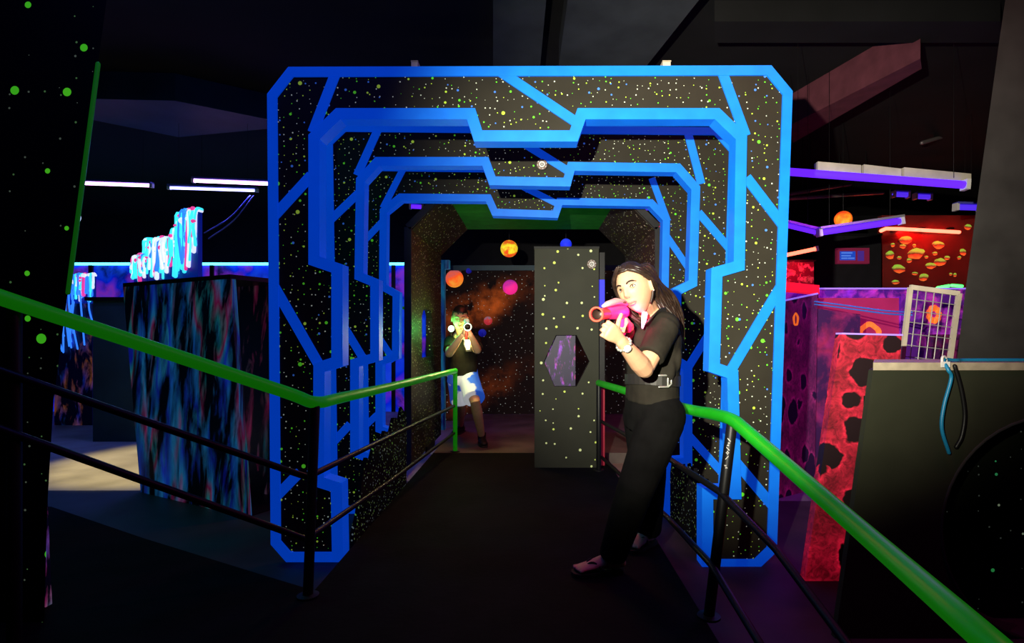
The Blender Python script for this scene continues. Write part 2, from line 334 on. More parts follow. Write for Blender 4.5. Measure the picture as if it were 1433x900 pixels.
def arch(d, label, last=False):
    y = d['y']; k = y / FPX; th = 0.075
    w2 = lambda p: ((p[0] - VX) * k, CH - (p[1] - VY) * k)
    ou = [w2(p) for p in d['outer']]; inn = [w2(p) for p in d['inner']]
    zmin = min(p[1] for p in ou); ou = [(a, b - zmin) for a, b in ou]; inn = [(a, b - zmin) for a, b in inn]
    t = thing('portal_arch', label, 'arch', (0, y, 0), 'blue-lined portal arches over the walkway')
    MB().prism([ou + inn[::-1][1:-1]], (0, y, 0), X, Z, V((0, th, 0))).put('board', 'arch', t)
    def strip(name, a, b, f, bk):
        m = MB(); n = len(a); m.prism([a + b[::-1]], (0, y + f, 0), X, Z, V((0, bk - f, 0))); m.put(name, 'blue', t)
    strip('outer_trim', offset(ou, -0.004), offset(ou, d['tw'] * k), -0.010, th + 0.004)
    strip('inner_trim', offset(inn, 0.006), offset(inn, -d['iw'] * k), -0.014, th + 0.006)
    for a, b in d['brace']:
        a, b = [V(w2(q)) for q in (a, b)]; a.y -= zmin; b.y -= zmin
        e = (b - a).normalized(); h = V((e.y, -e.x)) * d['bw'] * k / 2
        MB().prism([[tuple(a + h), tuple(b + h), tuple(b - h), tuple(a - h)]], (0, y - 0.008, 0), X, Z, V((0, 0.012, 0))).put('diagonal_trim', 'blue', t)
    return t
arch(A1, 'largest and nearest blue-lined starry portal arch, beside the woman')
arch(A2, 'middle blue-lined portal arch with a round sensor on its header')
arch(A3, 'smallest and farthest of the three blue-lined starry portal arches')
# round sensors
def sensor(c, r, label):
    t = thing('round_sensor', label, 'sensor', c - V((0, 0, r)), 'round ringed game sensors')
    MB().lathe([(0.0, 0), (r * 0.98, 0), (r, -r * 0.2), (r * 0.86, -r * 0.35), (r * 0.62, -r * 0.3), (r * 0.6, -r * 0.15), (0, -r * 0.15)], c, Y).put('rim', M['sensor_rim'], t, smooth=True)
    MB().lathe([(r * 0.55, -r * 0.15), (r * 0.58, -r * 0.42), (r * 0.46, -r * 0.5), (r * 0.34, -r * 0.42), (r * 0.32, -r * 0.15)], c, Y).put('ring', 'white', t, smooth=True)
    MB().sphere(c - V((0, r * 0.2, 0)), r * 0.26).put('lens', 'steel', t, smooth=True)
    for i in range(8):
        a = i * math.pi / 4 + 0.2
        MB().sphere(c + V((math.cos(a) * r * 0.82, -r * 0.36, math.sin(a) * r * 0.82)), r * 0.11, 8, 6).put('led_bead', 'white', t, smooth=True)
M['sensor_rim'] = mat('brown_sensor_rim', (0.22, 0.16, 0.13), 0.4)
sensor(P(758.5, 230.5, 3.70), 0.036, 'round white ringed sensor on the middle arch header')
# the little beige blocks on top of the first arch
for px, w_, lab in ((933, 11, 'small beige block on the right part of the nearest arch top'), (580, 9, 'small dark beige block on the left part of the nearest arch top')):
    a = P(px, 93.5, 2.92); hw = w_ * 2.92 / FPX / 2
    t = thing('mounting_block', lab, 'block', a + V((0, 0, -0.006)), 'blocks on the arch top')
    MB().box(a + V((-hw, 0, -0.006)), a + V((hw, 0.05, 0.026))).put('block_body', 'beige', t)
    MB().box(a + V((-hw * 1.1, -0.004, 0.026)), a + V((hw * 1.1, 0.054, 0.032))).put('block_cap', 'ply', t)

# ------------------------------------------------------------------ starry tunnel behind the arches
TY0, TY1, TW, TH, TC = 4.78, 6.3, 1.04, 2.42, 0.30
tun = thing('starry_tunnel', 'brown starry tunnel with cut-off corners behind the last blue arch', 'tunnel', (0, TY0, 0))
def hexa(cx, cz, hw, hh, k=0.5): return [(cx - hw, cz), (cx - hw * k, cz + hh), (cx + hw * k, cz + hh), (cx + hw, cz), (cx + hw * k, cz - hh), (cx - hw * k, cz - hh)]
for sgn in (-1, 1):
    hole = [(5.22, 1.0), (5.22, 1.4), (5.3, 1.47), (5.66, 1.47), (5.74, 1.4), (5.74, 1.0)]
    MB().prism([[(TY0, 0.1), (TY0, TH - TC), (TY1, TH - TC), (TY1, 0.1)], hole], (sgn * TW, 0, 0), Y, Z, X * sgn * 0.06).put('side_board', 'tunnel', tun)
    a = V((sgn * TW, TY0, TH - TC)); b = V((sgn * (TW - TC), TY0, TH)); n = V((sgn, 0, 1)).normalized() * 0.05; dy = V((0, TY1 - TY0, 0))
    MB().add([a, b, b + dy, a + dy, a + n, b + n, b + dy + n, a + dy + n], [(0, 1, 2, 3), (7, 6, 5, 4), (0, 4, 5, 1), (1, 5, 6, 2), (2, 6, 7, 3), (3, 7, 4, 0)]).put('corner_board', 'tunnel', tun)
M['gsoffit'] = mat('green_lit_soffit', (0.010, 0.14, 0.014), 0.7, emit=(0.0, 0.05, 0.004), es=0.3, var=0.3)  # green light on the soffit put into its colour and glow
MB().box((-(TW - TC), TY0, TH), (TW - TC, TY1, TH + 0.05)).put('top_board', 'gsoffit', tun)
for sgn in (-1, 1):   # front edge lining
    pts = [(sgn * (TW + 0.03), 0.1), (sgn * (TW + 0.03), TH - TC + 0.02), (sgn * (TW - TC + 0.02), TH + 0.03)]
    for (a, b) in zip(pts, pts[1:]): MB().obox((a[0], TY0 - 0.012, a[1]), (b[0], TY0 - 0.012, b[1]), V((0.03, 0, 0)) if abs(a[0] - b[0]) < 0.01 else V((0.02, 0, 0.02 * sgn)), V((0, 0.012, 0))).put('edge_strip', 'pillar', tun)
MB().box((-1.02, TY0 + 0.5, 0.1), (-1.0, TY0 + 0.9, 0.16)).put('foot_block', 'rail', tun)

# star panel with a six-sided window, standing on the walkway
py = 4.70; pt = thing('star_panel', 'tall black panel with yellow dots and a six-sided window', 'panel', (P(795, 600, py).x, py, 0.1))
x0, x1 = P(748, 0, py).x, P(838, 0, py).x; z1 = P(0, 348, py).z
hx = [(P(a, 0, py).x, P(0, b, py).z) for a, b in ((761, 506), (778, 469), (807, 469), (825, 506), (807, 541), (776, 541))]
MB().prism([[(x0, 0.1), (x0, z1), (x1, z1), (x1, 0.1)], hx], (0, py, 0), X, Z, V((0, 0.06, 0))).put('panel_board', 'panelstar', pt)
MB().box((x0 - 0.004, py - 0.004, z1), (x1 + 0.004, py + 0.066, z1 + 0.018)).put('top_rail', 'steel2' if 'steel2' in M else 'pillar', pt)
M['purplepane'] = splat_mat('purple_paint_pane', (0.006, 0.0, 0.05), [(0.5, 0.02, 0.12), (0.25, 0.03, 0.6), (0.6, 0.04, 0.1)], 22, 8, 0.54, 0.66, 0.5)
MB().prism([[(P(756, 0, py).x, P(0, 545, py).z), (P(756, 0, py).x, P(0, 465, py).z), (P(806, 0, py).x, P(0, 465, py).z), (P(806, 0, py).x, P(0, 545, py).z)]], (0, py + 0.07, 0), X, Z, V((0, 0.02, 0))).put('window_backing', 'purplepane', pt)
M['redstrip'] = mat('red_painted_edge', (0.30, 0.012, 0.03), 0.5, emit=(0.3, 0.01, 0.03), es=0.25)
M['bluestrip'] = mat('blue_painted_edge', (0.02, 0.03, 0.6), 0.5, emit=(0.03, 0.02, 0.7), es=0.5)
ps = thing('painted_post', 'narrow red and blue post beside the star panel', 'post', (x1 + 0.035, py + 0.1, 0.1))
zz = [0.1, P(0, 545, py).z, P(0, 430, py).z, P(0, 390, py).z, z1 - 0.02]
for i, mm in enumerate(('redstrip', 'rail', 'bluestrip', 'rail')):
    MB().box((x1 + 0.01, py + 0.08, zz[i]), (x1 + 0.06, py + 0.12, zz[i + 1])).put('post_section', mm, ps)
sensor(P(828, 370, py - 0.002), 0.040, 'round sensor in the top corner of the star panel')

# ------------------------------------------------------------------ handrails
def railing(name, label, top, lowers, posts, rt=0.026):
    base = V((posts[0][1].x, posts[0][1].y, posts[0][1].z)); t = thing(name, label, 'railing', base)
    tube_obj('handrail', smoothpath(top, 6) if len(top) > 3 else top, rt, 'green', t, 14)
    for q in lowers: tube_obj('lower_rail', q, 0.014, 'rail', t, 10)
    for a, b, m_ in posts: tube_obj('post', [b + V((0, 0, 0.004)), a], 0.021, m_, t, 12)
    for a, b, m_ in posts: MB().lathe([(0, 0), (0.045, 0), (0.045, 0.008), (0.022, 0.012)], b, Z).put('foot_plate', 'rail', t)
    return t
cl = P(441, 563, 2.40)
lt = [P(-60, 396, 1.72), P(0, 416, 1.80), P(220, 489, 2.1), P(400, 549, 2.35), cl, P(480, 556, 2.7), P(560, 538, 3.7), P(637, 519, 5.35)]
railing('left_walkway_railing', 'green-topped railing along the left side of the walkway, rising past the star wall', lt,
        [[P(-40, 505, 1.76), P(378, 650, 2.32), P(430, 668, 2.40), P(556, 606, 3.7), P(636, 568, 5.35)],
         [P(-40, 586, 1.76), P(352, 727, 2.30), P(428, 755, 2.40), P(548, 672, 3.6), P(636, 606, 5.35)]],
        [(cl, G(431, 835, 0.1), 'rail'), (P(637, 519, 5.35), V((P(637, 519, 5.35).x, 5.35, 0.1)), 'green'), (P(20, 424, 1.84), V((P(20, 424, 1.84).x, 1.84, 0.1)), 'rail')])
cr = P(1025, 588, 2.2)
rt_ = [P(1480, 985, 0.86), P(1370, 886, 0.98), P(1200, 738, 1.45), P(1050, 608, 2.05), cr, P(1000, 580, 2.4), P(945, 568, 2.95), P(838, 536, 4.6)]
f0 = G(992, 864, 0.1)
railing('right_walkway_railing', 'green-topped railing along the right side of the walkway, running towards the camera', rt_,
        [[P(1230, 960, 1.35), P(1085, 768, 1.95), P(1008, 689, 2.2), P(930, 638, 2.95), P(842, 590, 4.6)],
         [P(1075, 920, 1.7), P(995, 790, 2.18), P(935, 725, 2.95), P(842, 640, 4.6)]],
        [(cr, f0, 'rail'), (P(838, 536, 4.6), V((P(838, 536, 4.6).x, 4.6, 0.1)), 'rail')])

# worn pale lettering on a strip down the nearest right post
rp = [o for o in C.objects if o.name.startswith('right_walkway_railing')][0]; wl_ = MB(); tocam = (V((0, 0, CH)) - cr).normalized()
for i, (da, sl) in enumerate(((0.10, 1), (0.122, -1), (0.145, 1), (0.165, 0), (0.19, -1), (0.235, 1))):
    p = cr.lerp(f0, da) + tocam * 0.022 - X * 0.004; wl_.obox(p - X * 0.006 + Z * 0.006 * sl, p + X * 0.006 - Z * 0.006 * sl, Z * 0.002, tocam * 0.0008)
    if i % 2: wl_.obox(p - Z * 0.007, p + Z * 0.007, X * 0.0018, tocam * 0.0008)
wl_.put('worn_lettering', 'white', rp)
# ------------------------------------------------------------------ rock-shaped black boards along the walkway edges
def rockboard(label, x, ya, yb, zt, zb, seed):
    r = random.Random(seed); n = 16; top = []; bot = []
    for i in range(n + 1):
        y = ya + (yb - ya) * i / n; f = i / n
        top.append((y, zt(f) + 0.05 * math.sin(i * 2.1 + seed) + r.uniform(-0.02, 0.02)))
        bot.append((y, max(0.004, zb(f) )))
    t = MB().prism([bot + top[::-1]], (x, 0, 0), Y, Z, V((0.02, 0, 0)))
    return t.put('rock_cutout', 'rockstar', label=label, cat='cutout', group='rock-shaped boards between the arches')
rockboard('black starry rock-shaped board at the left feet of the arches', -0.985, 3.0, 4.25, lambda f: 0.45 + 0.22 * f - 0.3 * max(0, 0.18 - f) / 0.18, lambda f: 0.0, 3)
rockboard('black starry rock-shaped board at the right feet of the arches', 0.90, 3.0, 3.66, lambda f: 0.42 - 0.06 * f, lambda f: 0.0, 8)

# ------------------------------------------------------------------ tube lamps
def emat(name, col, es, base=(0.6, 0.6, 0.6)): M[name] = mat(name, base, 0.4, emit=col, es=es)
emat('glow_violet', (0.10, 0.012, 1.0), 1.7, (0.03, 0.02, 0.12)); emat('glow_pink', (1.0, 0.45, 1.0), 7.0); emat('glow_bluewhite', (0.35, 0.35, 1.0), 7.0)
emat('glow_red', (1.0, 0.035, 0.02), 7.0); emat('glow_redhot', (1.0, 0.10, 0.05), 5.0); emat('glow_cyan', (0.12, 0.85, 0.9), 3.0)
emat('glow_green', (0.02, 1.0, 0.10), 2.0); emat('glow_dimviolet', (0.10, 0.03, 1.0), 0.8, (0.03, 0.02, 0.12))
M['fix_blue'] = mat('blue_fixture', (0.10, 0.10, 0.5), 0.5)
def tubelamp(label, a, b, glow, r=0.013, housing='fix_blue', hw=0.03, power=0, col=None, hang=True, up=None, group='fluorescent tube lamps under the ceiling'):
    a, b = V(a), V(b); e = (b - a).normalized(); up = V(up) if up else Z; mid = (a + b) / 2
    t = thing('tube_lamp', label, 'lamp', mid, group)
    tube_obj('glow_tube', [a + e * 0.02, b - e * 0.02], r, glow, t, 12)
    side = e.cross(up).normalized(); u = side.cross(e).normalized()
    if housing: MB().obox(a, b, side * hw, u * 0.010).put('housing', housing, t); t.children[-1].location = u * (r + 0.012)
    for q, s in ((a, 1), (b, -1)): MB().obox(q - e * s * 0.01, q + e * s * 0.02, side * r * 1.2, u * r * 1.3).put('end_cap', 'white', t)
    if hang:
        for q in (a + e * 0.1, b - e * 0.1):
            q = q + u * (r + 0.02); tube_obj('hanger_wire', [q, V((q.x, q.y, 3.6))], 0.0015, 'rail', t, 6)
    if power:
        ln = (b - a).length
        lo = lamp('tube_light', 'AREA', mid - u * (r + 0.02), col, power, mid - u * 2, shape='RECTANGLE', size=ln * 0.9, size_y=0.06)
        q = Matrix((e, u.cross(e).normalized(), u)).transposed().to_quaternion(); lo.rotation_euler = q.to_euler()
    return t
# left
tubelamp('pink tube lamp crossing behind the star wall at far left', P(100, 256, 6), P(213, 260, 6), 'glow_pink', 0.016, power=7, col=(0.12, 0.2, 1))
tubelamp('blue-white tube lamp hung lowest of the three left tubes', P(236, 263, 5.6), P(360, 267, 5.6), 'glow_bluewhite', 0.012, power=16, col=(0.10, 0.12, 1))
tubelamp('pink tube lamp running behind the nearest arch left edge', P(270, 253, 6.3), P(392, 258, 6.3), 'glow_pink', 0.018, power=12, col=(0.08, 0.14, 1))
# right
t = tubelamp('long violet tube lamp with three pale housings', P(1098, 240, 4.3), P(1352, 259, 4.3), 'glow_violet', 0.030, None, power=14, col=(0.45, 0.04, 1))
for pxa, pxb, ya, yb in ((1142, 1202, 228, 233), (1206, 1258, 232, 238), (1262, 1355, 236, 245)):
    MB().obox(P(pxa, ya + 9, 4.36), P(pxb, yb + 9, 4.36), V((0, 0.03, 0)), V((0, 0, 0.052))).put('pale_housing', 'beige', t)
tubelamp('violet tube lamp with silver back sloping up to the right', P(1146, 326, 5), P(1262, 309, 5), 'glow_violet', 0.026, 'steel', 0.05, power=8, col=(0.5, 0.03, 1))
tubelamp('violet tube lamp dipping towards the silver-backed one', P(1090, 313, 5.1), P(1144, 326, 5.1), 'glow_violet', 0.020, 'steel', 0.04)
tubelamp('short violet tube far back, left of the pair', P(1250, 272, 8), P(1271, 273, 8), 'glow_dimviolet', 0.035, 'fix_blue', 0.05)
tubelamp('short violet tube far back, right of the pair', P(1280, 275, 7.6), P(1302, 276, 7.6), 'glow_dimviolet', 0.032, 'fix_blue', 0.05)
tubelamp('short violet tube lamp against the right pillar', P(1337, 290, 6), P(1372, 291, 6), 'glow_dimviolet', 0.030, 'fix_blue', 0.04)
tubelamp('short violet tube lamp seen left of the tunnel corner', P(574, 289, 8.5), P(592, 290, 8.5), 'glow_violet', 0.030, 'fix_blue', 0.05, power=5, col=(0.2, 0.1, 1))
tubelamp('short violet tube lamp in the gap right of the tunnel', P(884, 290, 7), P(915, 291, 7), 'glow_dimviolet', 0.035, 'fix_blue', 0.05)
tubelamp('red neon tube slanting up beside the nearest arch', P(1086, 360, 6.5), P(1143, 348, 6.5), 'glow_redhot', 0.022, None, power=7, col=(1, 0.01, 0.03))
tubelamp('added hidden red tube lamp under the front edge of the tunnel top', (-0.30, 4.92, 2.375), (0.30, 4.92, 2.375), 'glow_red', 0.010, None, power=13, col=(1, 0.09, 0.05), hang=False, group='added red tubes out of view')  # added lamp hidden by the arch header, reddens the tunnel sides
# unseen lamps added above the frame to wash the arena
tubelamp('unseen blacklight tube lamp over the left front of the arches', (-1.9, 1.7, 3.45), (-0.7, 1.7, 3.45), 'glow_violet', 0.016, power=7, col=(0.06, 0.12, 1), group='unseen blacklight tubes added above the frame')
tubelamp('unseen blacklight tube lamp over the right front of the arches', (0.6, 1.3, 3.45), (1.8, 1.3, 3.45), 'glow_violet', 0.016, power=5, col=(0.12, 0.10, 1), group='unseen blacklight tubes added above the frame')
tubelamp('added unseen red tube lamp over the cratered panels', (1.1, 1.5, 3.45), (2.0, 1.8, 3.45), 'glow_red', 0.016, power=9, col=(1, 0.02, 0.06), group='added red tubes out of view')
tubelamp('unseen cyan tube lamp over the paint-splashed partition', (-3.2, 3.2, 3.45), (-2.2, 3.2, 3.45), 'glow_cyan', 0.016, power=14, col=(0.03, 0.5, 0.45), group='unseen cyan tubes above the frame')

# ------------------------------------------------------------------ left scenery
# leaning star wall at the left edge
sy = 2.15
sw = thing('star_wall', 'tall black leaning wall with green dots at the left edge', 'wall panel', (-2.6, sy, 0.1))
rgt = [P(66, 712, sy), P(75, 560, sy), P(95, 410, sy), P(137, 90, sy), P(152, -20, sy), P(170, -130, sy)]
o_ = [(-3.6, 0.1), (-3.6, 3.2)] + [(p.x, min(p.z, 3.2)) for p in rgt[::-1]] + [(P(62, 712, sy).x, 0.1)]
MB().prism([o_], (0, sy, 0), X, Z, V((-0.09, 0.10, 0))).put('wall_board', 'starwall', sw)
M['greenedge'] = mat('uv_green_edge', (0.02, 0.35, 0.01), 0.5, emit=(0.01, 0.22, 0.01), es=0.22)
tube_obj('edge_strip', [rgt[2] + V((0.004, -0.004, 0)), P(137, 90, sy) + V((0.004, -0.004, 0))], 0.008, 'greenedge', sw, 8)
M['footpaint'] = splat_mat('foot_paint', (0.004, 0.004, 0.02), [(0.02, 0.3, 0.4), (0.5, 0.03, 0.2), (0.05, 0.1, 0.6)], 20, 4, 0.48, 0.6, 0.35)
MB().prism([[(P(60, 0, 2.3).x, 0.1), (P(60, 0, 2.3).x, P(0, 615, 2.3).z), (P(63, 0, 2.3).x, P(0, 615, 2.3).z), (P(73, 0, 2.3).x, 0.1)]], (0, 2.27, 0), X, Z, V((0, 0.03, 0))).put('foot_fin', 'footpaint', sw)
# round lamp half hidden behind the star wall
c = P(101, 304, 3.45); rl = thing('round_lamp', 'small round white lamp half hidden behind the star wall', 'lamp', c)
M['lampglow'] = mat('white_lamp_glow', (0.7, 0.75, 0.8), 0.4, emit=(0.55, 0.7, 1.0), es=0.9)
MB().lathe([(0, -0.02), (0.030, -0.02), (0.040, -0.008), (0.040, 0.02), (0, 0.03)], c, Y).put('lamp_face', 'lampglow', rl, smooth=True)
tube_obj('lamp_cord', [c + V((0, 0.02, 0.03)), V((c.x, c.y + 0.02, 3.6))], 0.004, 'rail', rl, 6)
# paint-splashed partition: thick free-standing box
CY, MG, DB = (0.02, 0.45, 0.55), (0.6, 0.02, 0.16), (0.02, 0.04, 0.5)
M['splat'] = splat_mat('uv_splash_wall', (0.004, 0.006, 0.030), [(0.01, 0.02, 0.5), (0.02, 0.25, 0.45), (0.01, 0.03, 0.55), (0.01, 0.12, 0.5), (0.02, 0.22, 0.5), (0.30, 0.01, 0.10), (0.02, 0.30, 0.35), (0.01, 0.02, 0.5)], 20, 1.5, 0.45, 0.74, 0.5)
M['splat2'] = splat_mat('uv_splash_side', (0.003, 0.008, 0.012), [(0.02, 0.2, 0.25), MG, (0.02, 0.3, 0.25)], 24, 2.2, 0.54, 0.78, 0.2, 3.3)
pa, pb = G(197, 691), G(345, 727); dv = (pb - pa); dv.z = 0; e = dv.normalized(); nb = V((-e.y, e.x, 0)); nb = nb if nb.y > 0 else -nb
pt_ = thing('splash_partition', 'free-standing dark partition splashed with glowing paint runs', 'partition', (pa + pb) / 2)
zt = 1.585; tl, tr = P(172, 397, pa.y), P(322, 407, pb.y)
tl.z = tr.z = zt
def slab(base, top, nrm, th): return MB().add([base[0], base[1], top[1], top[0]] + [q + nrm * th for q in (base[0], base[1], top[1], top[0])],
                                              [(0, 1, 2, 3), (7, 6, 5, 4), (0, 4, 5, 1), (1, 5, 6, 2), (2, 6, 7, 3), (3, 7, 4, 0)])
slab((pa, pb), (tl, tr), nb, 0.04).put('front_board', 'splat', pt_)
slab((pa + nb * 0.40, pb + nb * 0.40), (tl + nb * 0.40, tr + nb * 0.40), nb, 0.04).put('rear_board', 'splat2', pt_)
slab((pa + nb * 0.04 + e * 0.0, pb + nb * 0.04), (pa + nb * 0.04 + V((0, 0, 0.02)), pb + nb * 0.04 + V((0, 0, 0.02))), nb, 0.36).put('bottom_board', 'rail', pt_)
MB().add([tl, tr, tr + nb * 0.44, tl + nb * 0.44] + [q + V((0, 0, 0.03)) for q in (tl, tr, tr + nb * 0.44, tl + nb * 0.44)],
         [(0, 1, 2, 3), (7, 6, 5, 4), (0, 4, 5, 1), (1, 5, 6, 2), (2, 6, 7, 3), (3, 7, 4, 0)]).put('top_board', 'rail', pt_)
# partition behind it, towards the arches
p2 = thing('dark_partition', 'darker low partition between the splashed one and the arches', 'partition', (-2.1, 4.85, 0))
MB().box((-2.95, 4.9, 0), (-1.5, 4.96, 1.62)).put('front_board', 'splat2', p2)
MB().box((-2.97, 4.88, 1.62), (-1.48, 4.98, 1.65)).put('top_board', 'rail', p2)
MB().box((-2.35, 4.885, 1.02), (-2.12, 4.90, 1.12)).put('dark_plate', 'black', p2)
# glowing drip sculptures
M['drip_cyan'] = mat('uv_cyan_drips', (0.2, 0.8, 0.8), 0.4, emit=(0.04, 0.72, 0.85), es=1.15)
M['drip_blue'] = mat('uv_blue_drips', (0.1, 0.3, 0.9), 0.4, emit=(0.03, 0.22, 1.0), es=1.0)
M['drip_white'] = mat('uv_white_drips', (0.8, 0.8, 0.8), 0.4, emit=(0.75, 0.80, 1.0), es=1.0)
M['drip_pink'] = mat('uv_pink_drips', (0.8, 0.1, 0.3), 0.4, emit=(1.0, 0.05, 0.35), es=0.8)
M['drip_core'] = mat('dark_blue_core', (0.01, 0.02, 0.25), 0.5, emit=(0.0, 0.01, 0.22), es=0.6)
def drips(label, blocks, zb, mats, seed, nbv, n_per=26, rr=0.008, parent=None):
    """blocks = (left point, right point, top height): walls hung with runs of thick paint"""
    r = random.Random(seed); t = parent or thing('drip_sculpture', label, 'sculpture', V(((blocks[0][0].x + blocks[-1][1].x) / 2, (blocks[0][0].y + blocks[-1][1].y) / 2, zb)))
    for a, b, zt_ in blocks:
        a, b = V((a.x, a.y, zb)), V((b.x, b.y, zb)); n = 9; top = []
        ln = (b - a).length; ee = (b - a).normalized()
        top = [(ln * i / n, zt_ - zb + r.uniform(-0.018, 0.012)) for i in range(n + 1)]
        MB().prism([[(0, 0)] + top + [(ln, 0)]], a, ee, Z, nbv * 0.03).put('core', 'drip_core', t)
        groups = {m_: MB() for m_, _ in mats}
        for i in range(n_per):
            f = (i + r.random()) / n_per; p = a + ee * ln * f; p.z = zt_ + r.uniform(-0.02, 0.01)
            fl = r.uniform(0.35, 1.0); zend = zt_ - (zt_ - zb) * fl + 0.012
            q = r.uniform(0.6, 1.3) * rr; m_ = r.choices([x[0] for x in mats], [x[1] for x in mats])[0]
            out = -nbv * (0.006 + r.random() * 0.014)
            groups[m_].tube(smoothpath([p + nbv * 0.03 + V((0, 0, 0.004)), p + out * 0.6 + V((0, 0, -0.004)), p + out + V((r.uniform(-.012, .012), 0, (zend - p.z) * 0.5)), V((p.x + r.uniform(-.015, .015), p.y, zend)) + out], 4), [q * 1.3] * 5 + [q] * 6 + [q * 1.25, q * 1.3], 7)
        for i in range(n_per // 2):
            f = (i + r.random()) * 2 / n_per; p = a + ee * ln * min(1, f); m_ = mats[-1][0] if r.random() < 0.35 else mats[1][0]
            groups[m_].sphere(V((p.x, p.y, zt_ + r.uniform(-0.10, 0.012))) - nbv * r.uniform(-0.02, 0.02), (rr * r.uniform(1.4, 3), rr * 2, rr * r.uniform(1.2, 2.4)), 8, 6)
        for m_, g in groups.items():
            if g.v: g.put('paint_drips', m_, t, smooth=True, kind='stuff')
    return t
def on(px, off=0.05):   # point above the partition top, under photo column px
    f = (px - 172) / 150.0; return tl.lerp(tr, f) + nb * off
mx_ = [('drip_cyan', 7), ('drip_white', 2.5), ('drip_blue', 1), ('drip_pink', 1)]
zb0 = zt + 0.03
drips('wide low mass of glowing cyan paint drips on the splashed partition, with its taller neighbour', [(on(178), on(198), zb0 + 0.20), (on(184, 0.10), on(212, 0.10), zb0 + 0.33), (on(200), on(234), zb0 + 0.30), (on(235, 0.06), on(252, 0.06), zb0 + 0.36), (on(248, 0.03), on(276, 0.03), zb0 + 0.47)], zb0 + 0.002, mx_, 5, nb, 26, 0.010)
# splash column with drips far left
cxa, cxb = P(76, 0, 7.6), P(129, 0, 7.6)
col = thing('splash_column', 'dark box column hung with blue-white drips beside the star wall', 'column', ((cxa.x + cxb.x) / 2, 7.7, 0))
M['splat3'] = splat_mat('uv_orange_splash', (0.004, 0.006, 0.05), [DB, (0.7, 0.2, 0.02), DB, (0.02, 0.2, 0.5)], 7, 2.0, 0.5, 0.7, 0.3, 1.7)
MB().box((cxa.x, 7.6, 0), (cxb.x, 8.0, 1.66)).put('column_body', 'splat3', col)
drips('mass of blue-white hanging paint drips on top of the dark column', [(V((cxa.x + 0.02, 7.64, 0)), V((cxb.x, 7.64, 0)), 2.05)], 1.66, [('drip_blue', 5), ('drip_white', 3), ('drip_cyan', 2), ('drip_pink', 1)], 9, Y, 34, 0.014, col)
r = random.Random(4); hang = MB()
for i in range(16):
    p = V((cxa.x + (cxb.x - cxa.x) * r.random(), 7.585, 1.66 + r.uniform(-0.05, 0.2)))
    hang.tube(smoothpath([p, p + V((r.uniform(-.03, .03), -0.01, -0.25)), p + V((r.uniform(-.06, .12), -0.012, -r.uniform(0.4, 0.75)))], 5), 0.011, 6)
hang.put('hanging_drips', 'drip_blue', col, kind='stuff', smooth=True)
# far low wall with a glowing strip along its top
fw = thing('low_paint_wall', 'long low wall painted as if blue-lit at the back left, lit strip on top', 'wall panel', (-5, 9, 0))
M['bluewall'] = splat_mat('blue_lit_mural', (0.01, 0.015, 0.20), [(0.0, 0.02, 0.7), (0.01, 0.08, 0.9), (0.0, 0.02, 0.8), (0.25, 0.03, 0.6), (0.0, 0.04, 0.8)], 3.2, 2.4, 0.30, 0.52, 0.55)  # blue light on the wall put into the paint colours and glow
xa, xb = -8.6, -1.75
MB().box((xa, 9.0, 0), (xb, 9.1, 2.36)).put('wall_board', 'bluewall', fw)
tube_obj('glow_strip', [V((xa, 8.97, 2.38)), V((xb, 8.97, 2.38))], 0.022, 'glow_cyan', fw, 8)
for i in range(7):
    x = xa + 0.5 + i * (xb - xa - 1) / 6
    MB().box((x - 0.03, 8.965, 0), (x + 0.03, 9.0, 2.36)).put('batten', 'rail', fw)
# dark far room behind: teal block, beams
bl = thing('dark_block', 'dark block wall with a teal face standing behind the left partitions', 'wall panel', (-5, 6.4, 0))
M['tealwall'] = mat('teal_dark_wall', (0.02, 0.055, 0.06), 0.7, var=0.3, vscale=2)
MB().box((P(130, 0, 6.4).x, 6.4, 0), (P(235, 0, 6.4).x, 6.5, 1.62)).put('wall_board', 'tealwall', bl)
MB().box((P(120, 0, 6.4).x, 6.38, 1.62), (P(240, 0, 6.4).x, 6.52, 1.66)).put('cap_board', 'rail', bl)
# thin wires by the left tubes
for i, (a, b, lab) in enumerate((((350, 274), (286, 326), 'upper of the two thin cords sloping down from the low blue tube'), ((355, 274), (292, 334), 'lower of the two thin cords sloping down from the low blue tube'))):
    M['cord'] = M.get('cord') or mat('violet_cord', (0.10, 0.08, 0.30), 0.5)
    tube_obj('lamp_cord', smoothpath([P(a[0], a[1], 5.6), P((a[0] + b[0]) / 2 + 3, (a[1] + b[1]) / 2 + 5, 5.5), P(b[0], b[1], 5.4)], 6), 0.006, 'cord', label=lab, cat='cord', group='lamp cords at the left')
# ceiling beams and ducts
M['duct'] = mat('blue_grey_duct', (0.025, 0.04, 0.10), 0.6, var=0.3, vscale=2)
def beam(name, label, pts, z0, z1, m, cat='beam'):
    return MB().prism([[(q.x, q.y) for q in pts]], (0, 0, z0), X, Y, V((0, 0, z1 - z0))).put(name, m, label=label, cat=cat)
def CE(px, py, z): 
    y = FPX * (z - CH) / (VY - py); return V(((px - VX) * y / FPX, y, z))
beam('ceiling_duct', 'bluish flat duct under the ceiling above the left tubes', [CE(120, 138, 3.35), CE(245, 141, 3.35), CE(420, 176, 3.35), CE(250, 192, 3.35), CE(120, 166, 3.35)], 3.35, 3.6, 'duct', 'duct')
beam('ceiling_panel', 'grey panel under the ceiling above the arch, left of the dark gap', [CE(690, -40, 3.4), CE(690, 92, 3.4), CE(756, 92, 3.4), CE(768, -40, 3.4)], 3.4, 3.6, 'ceilpanel', 'panel')
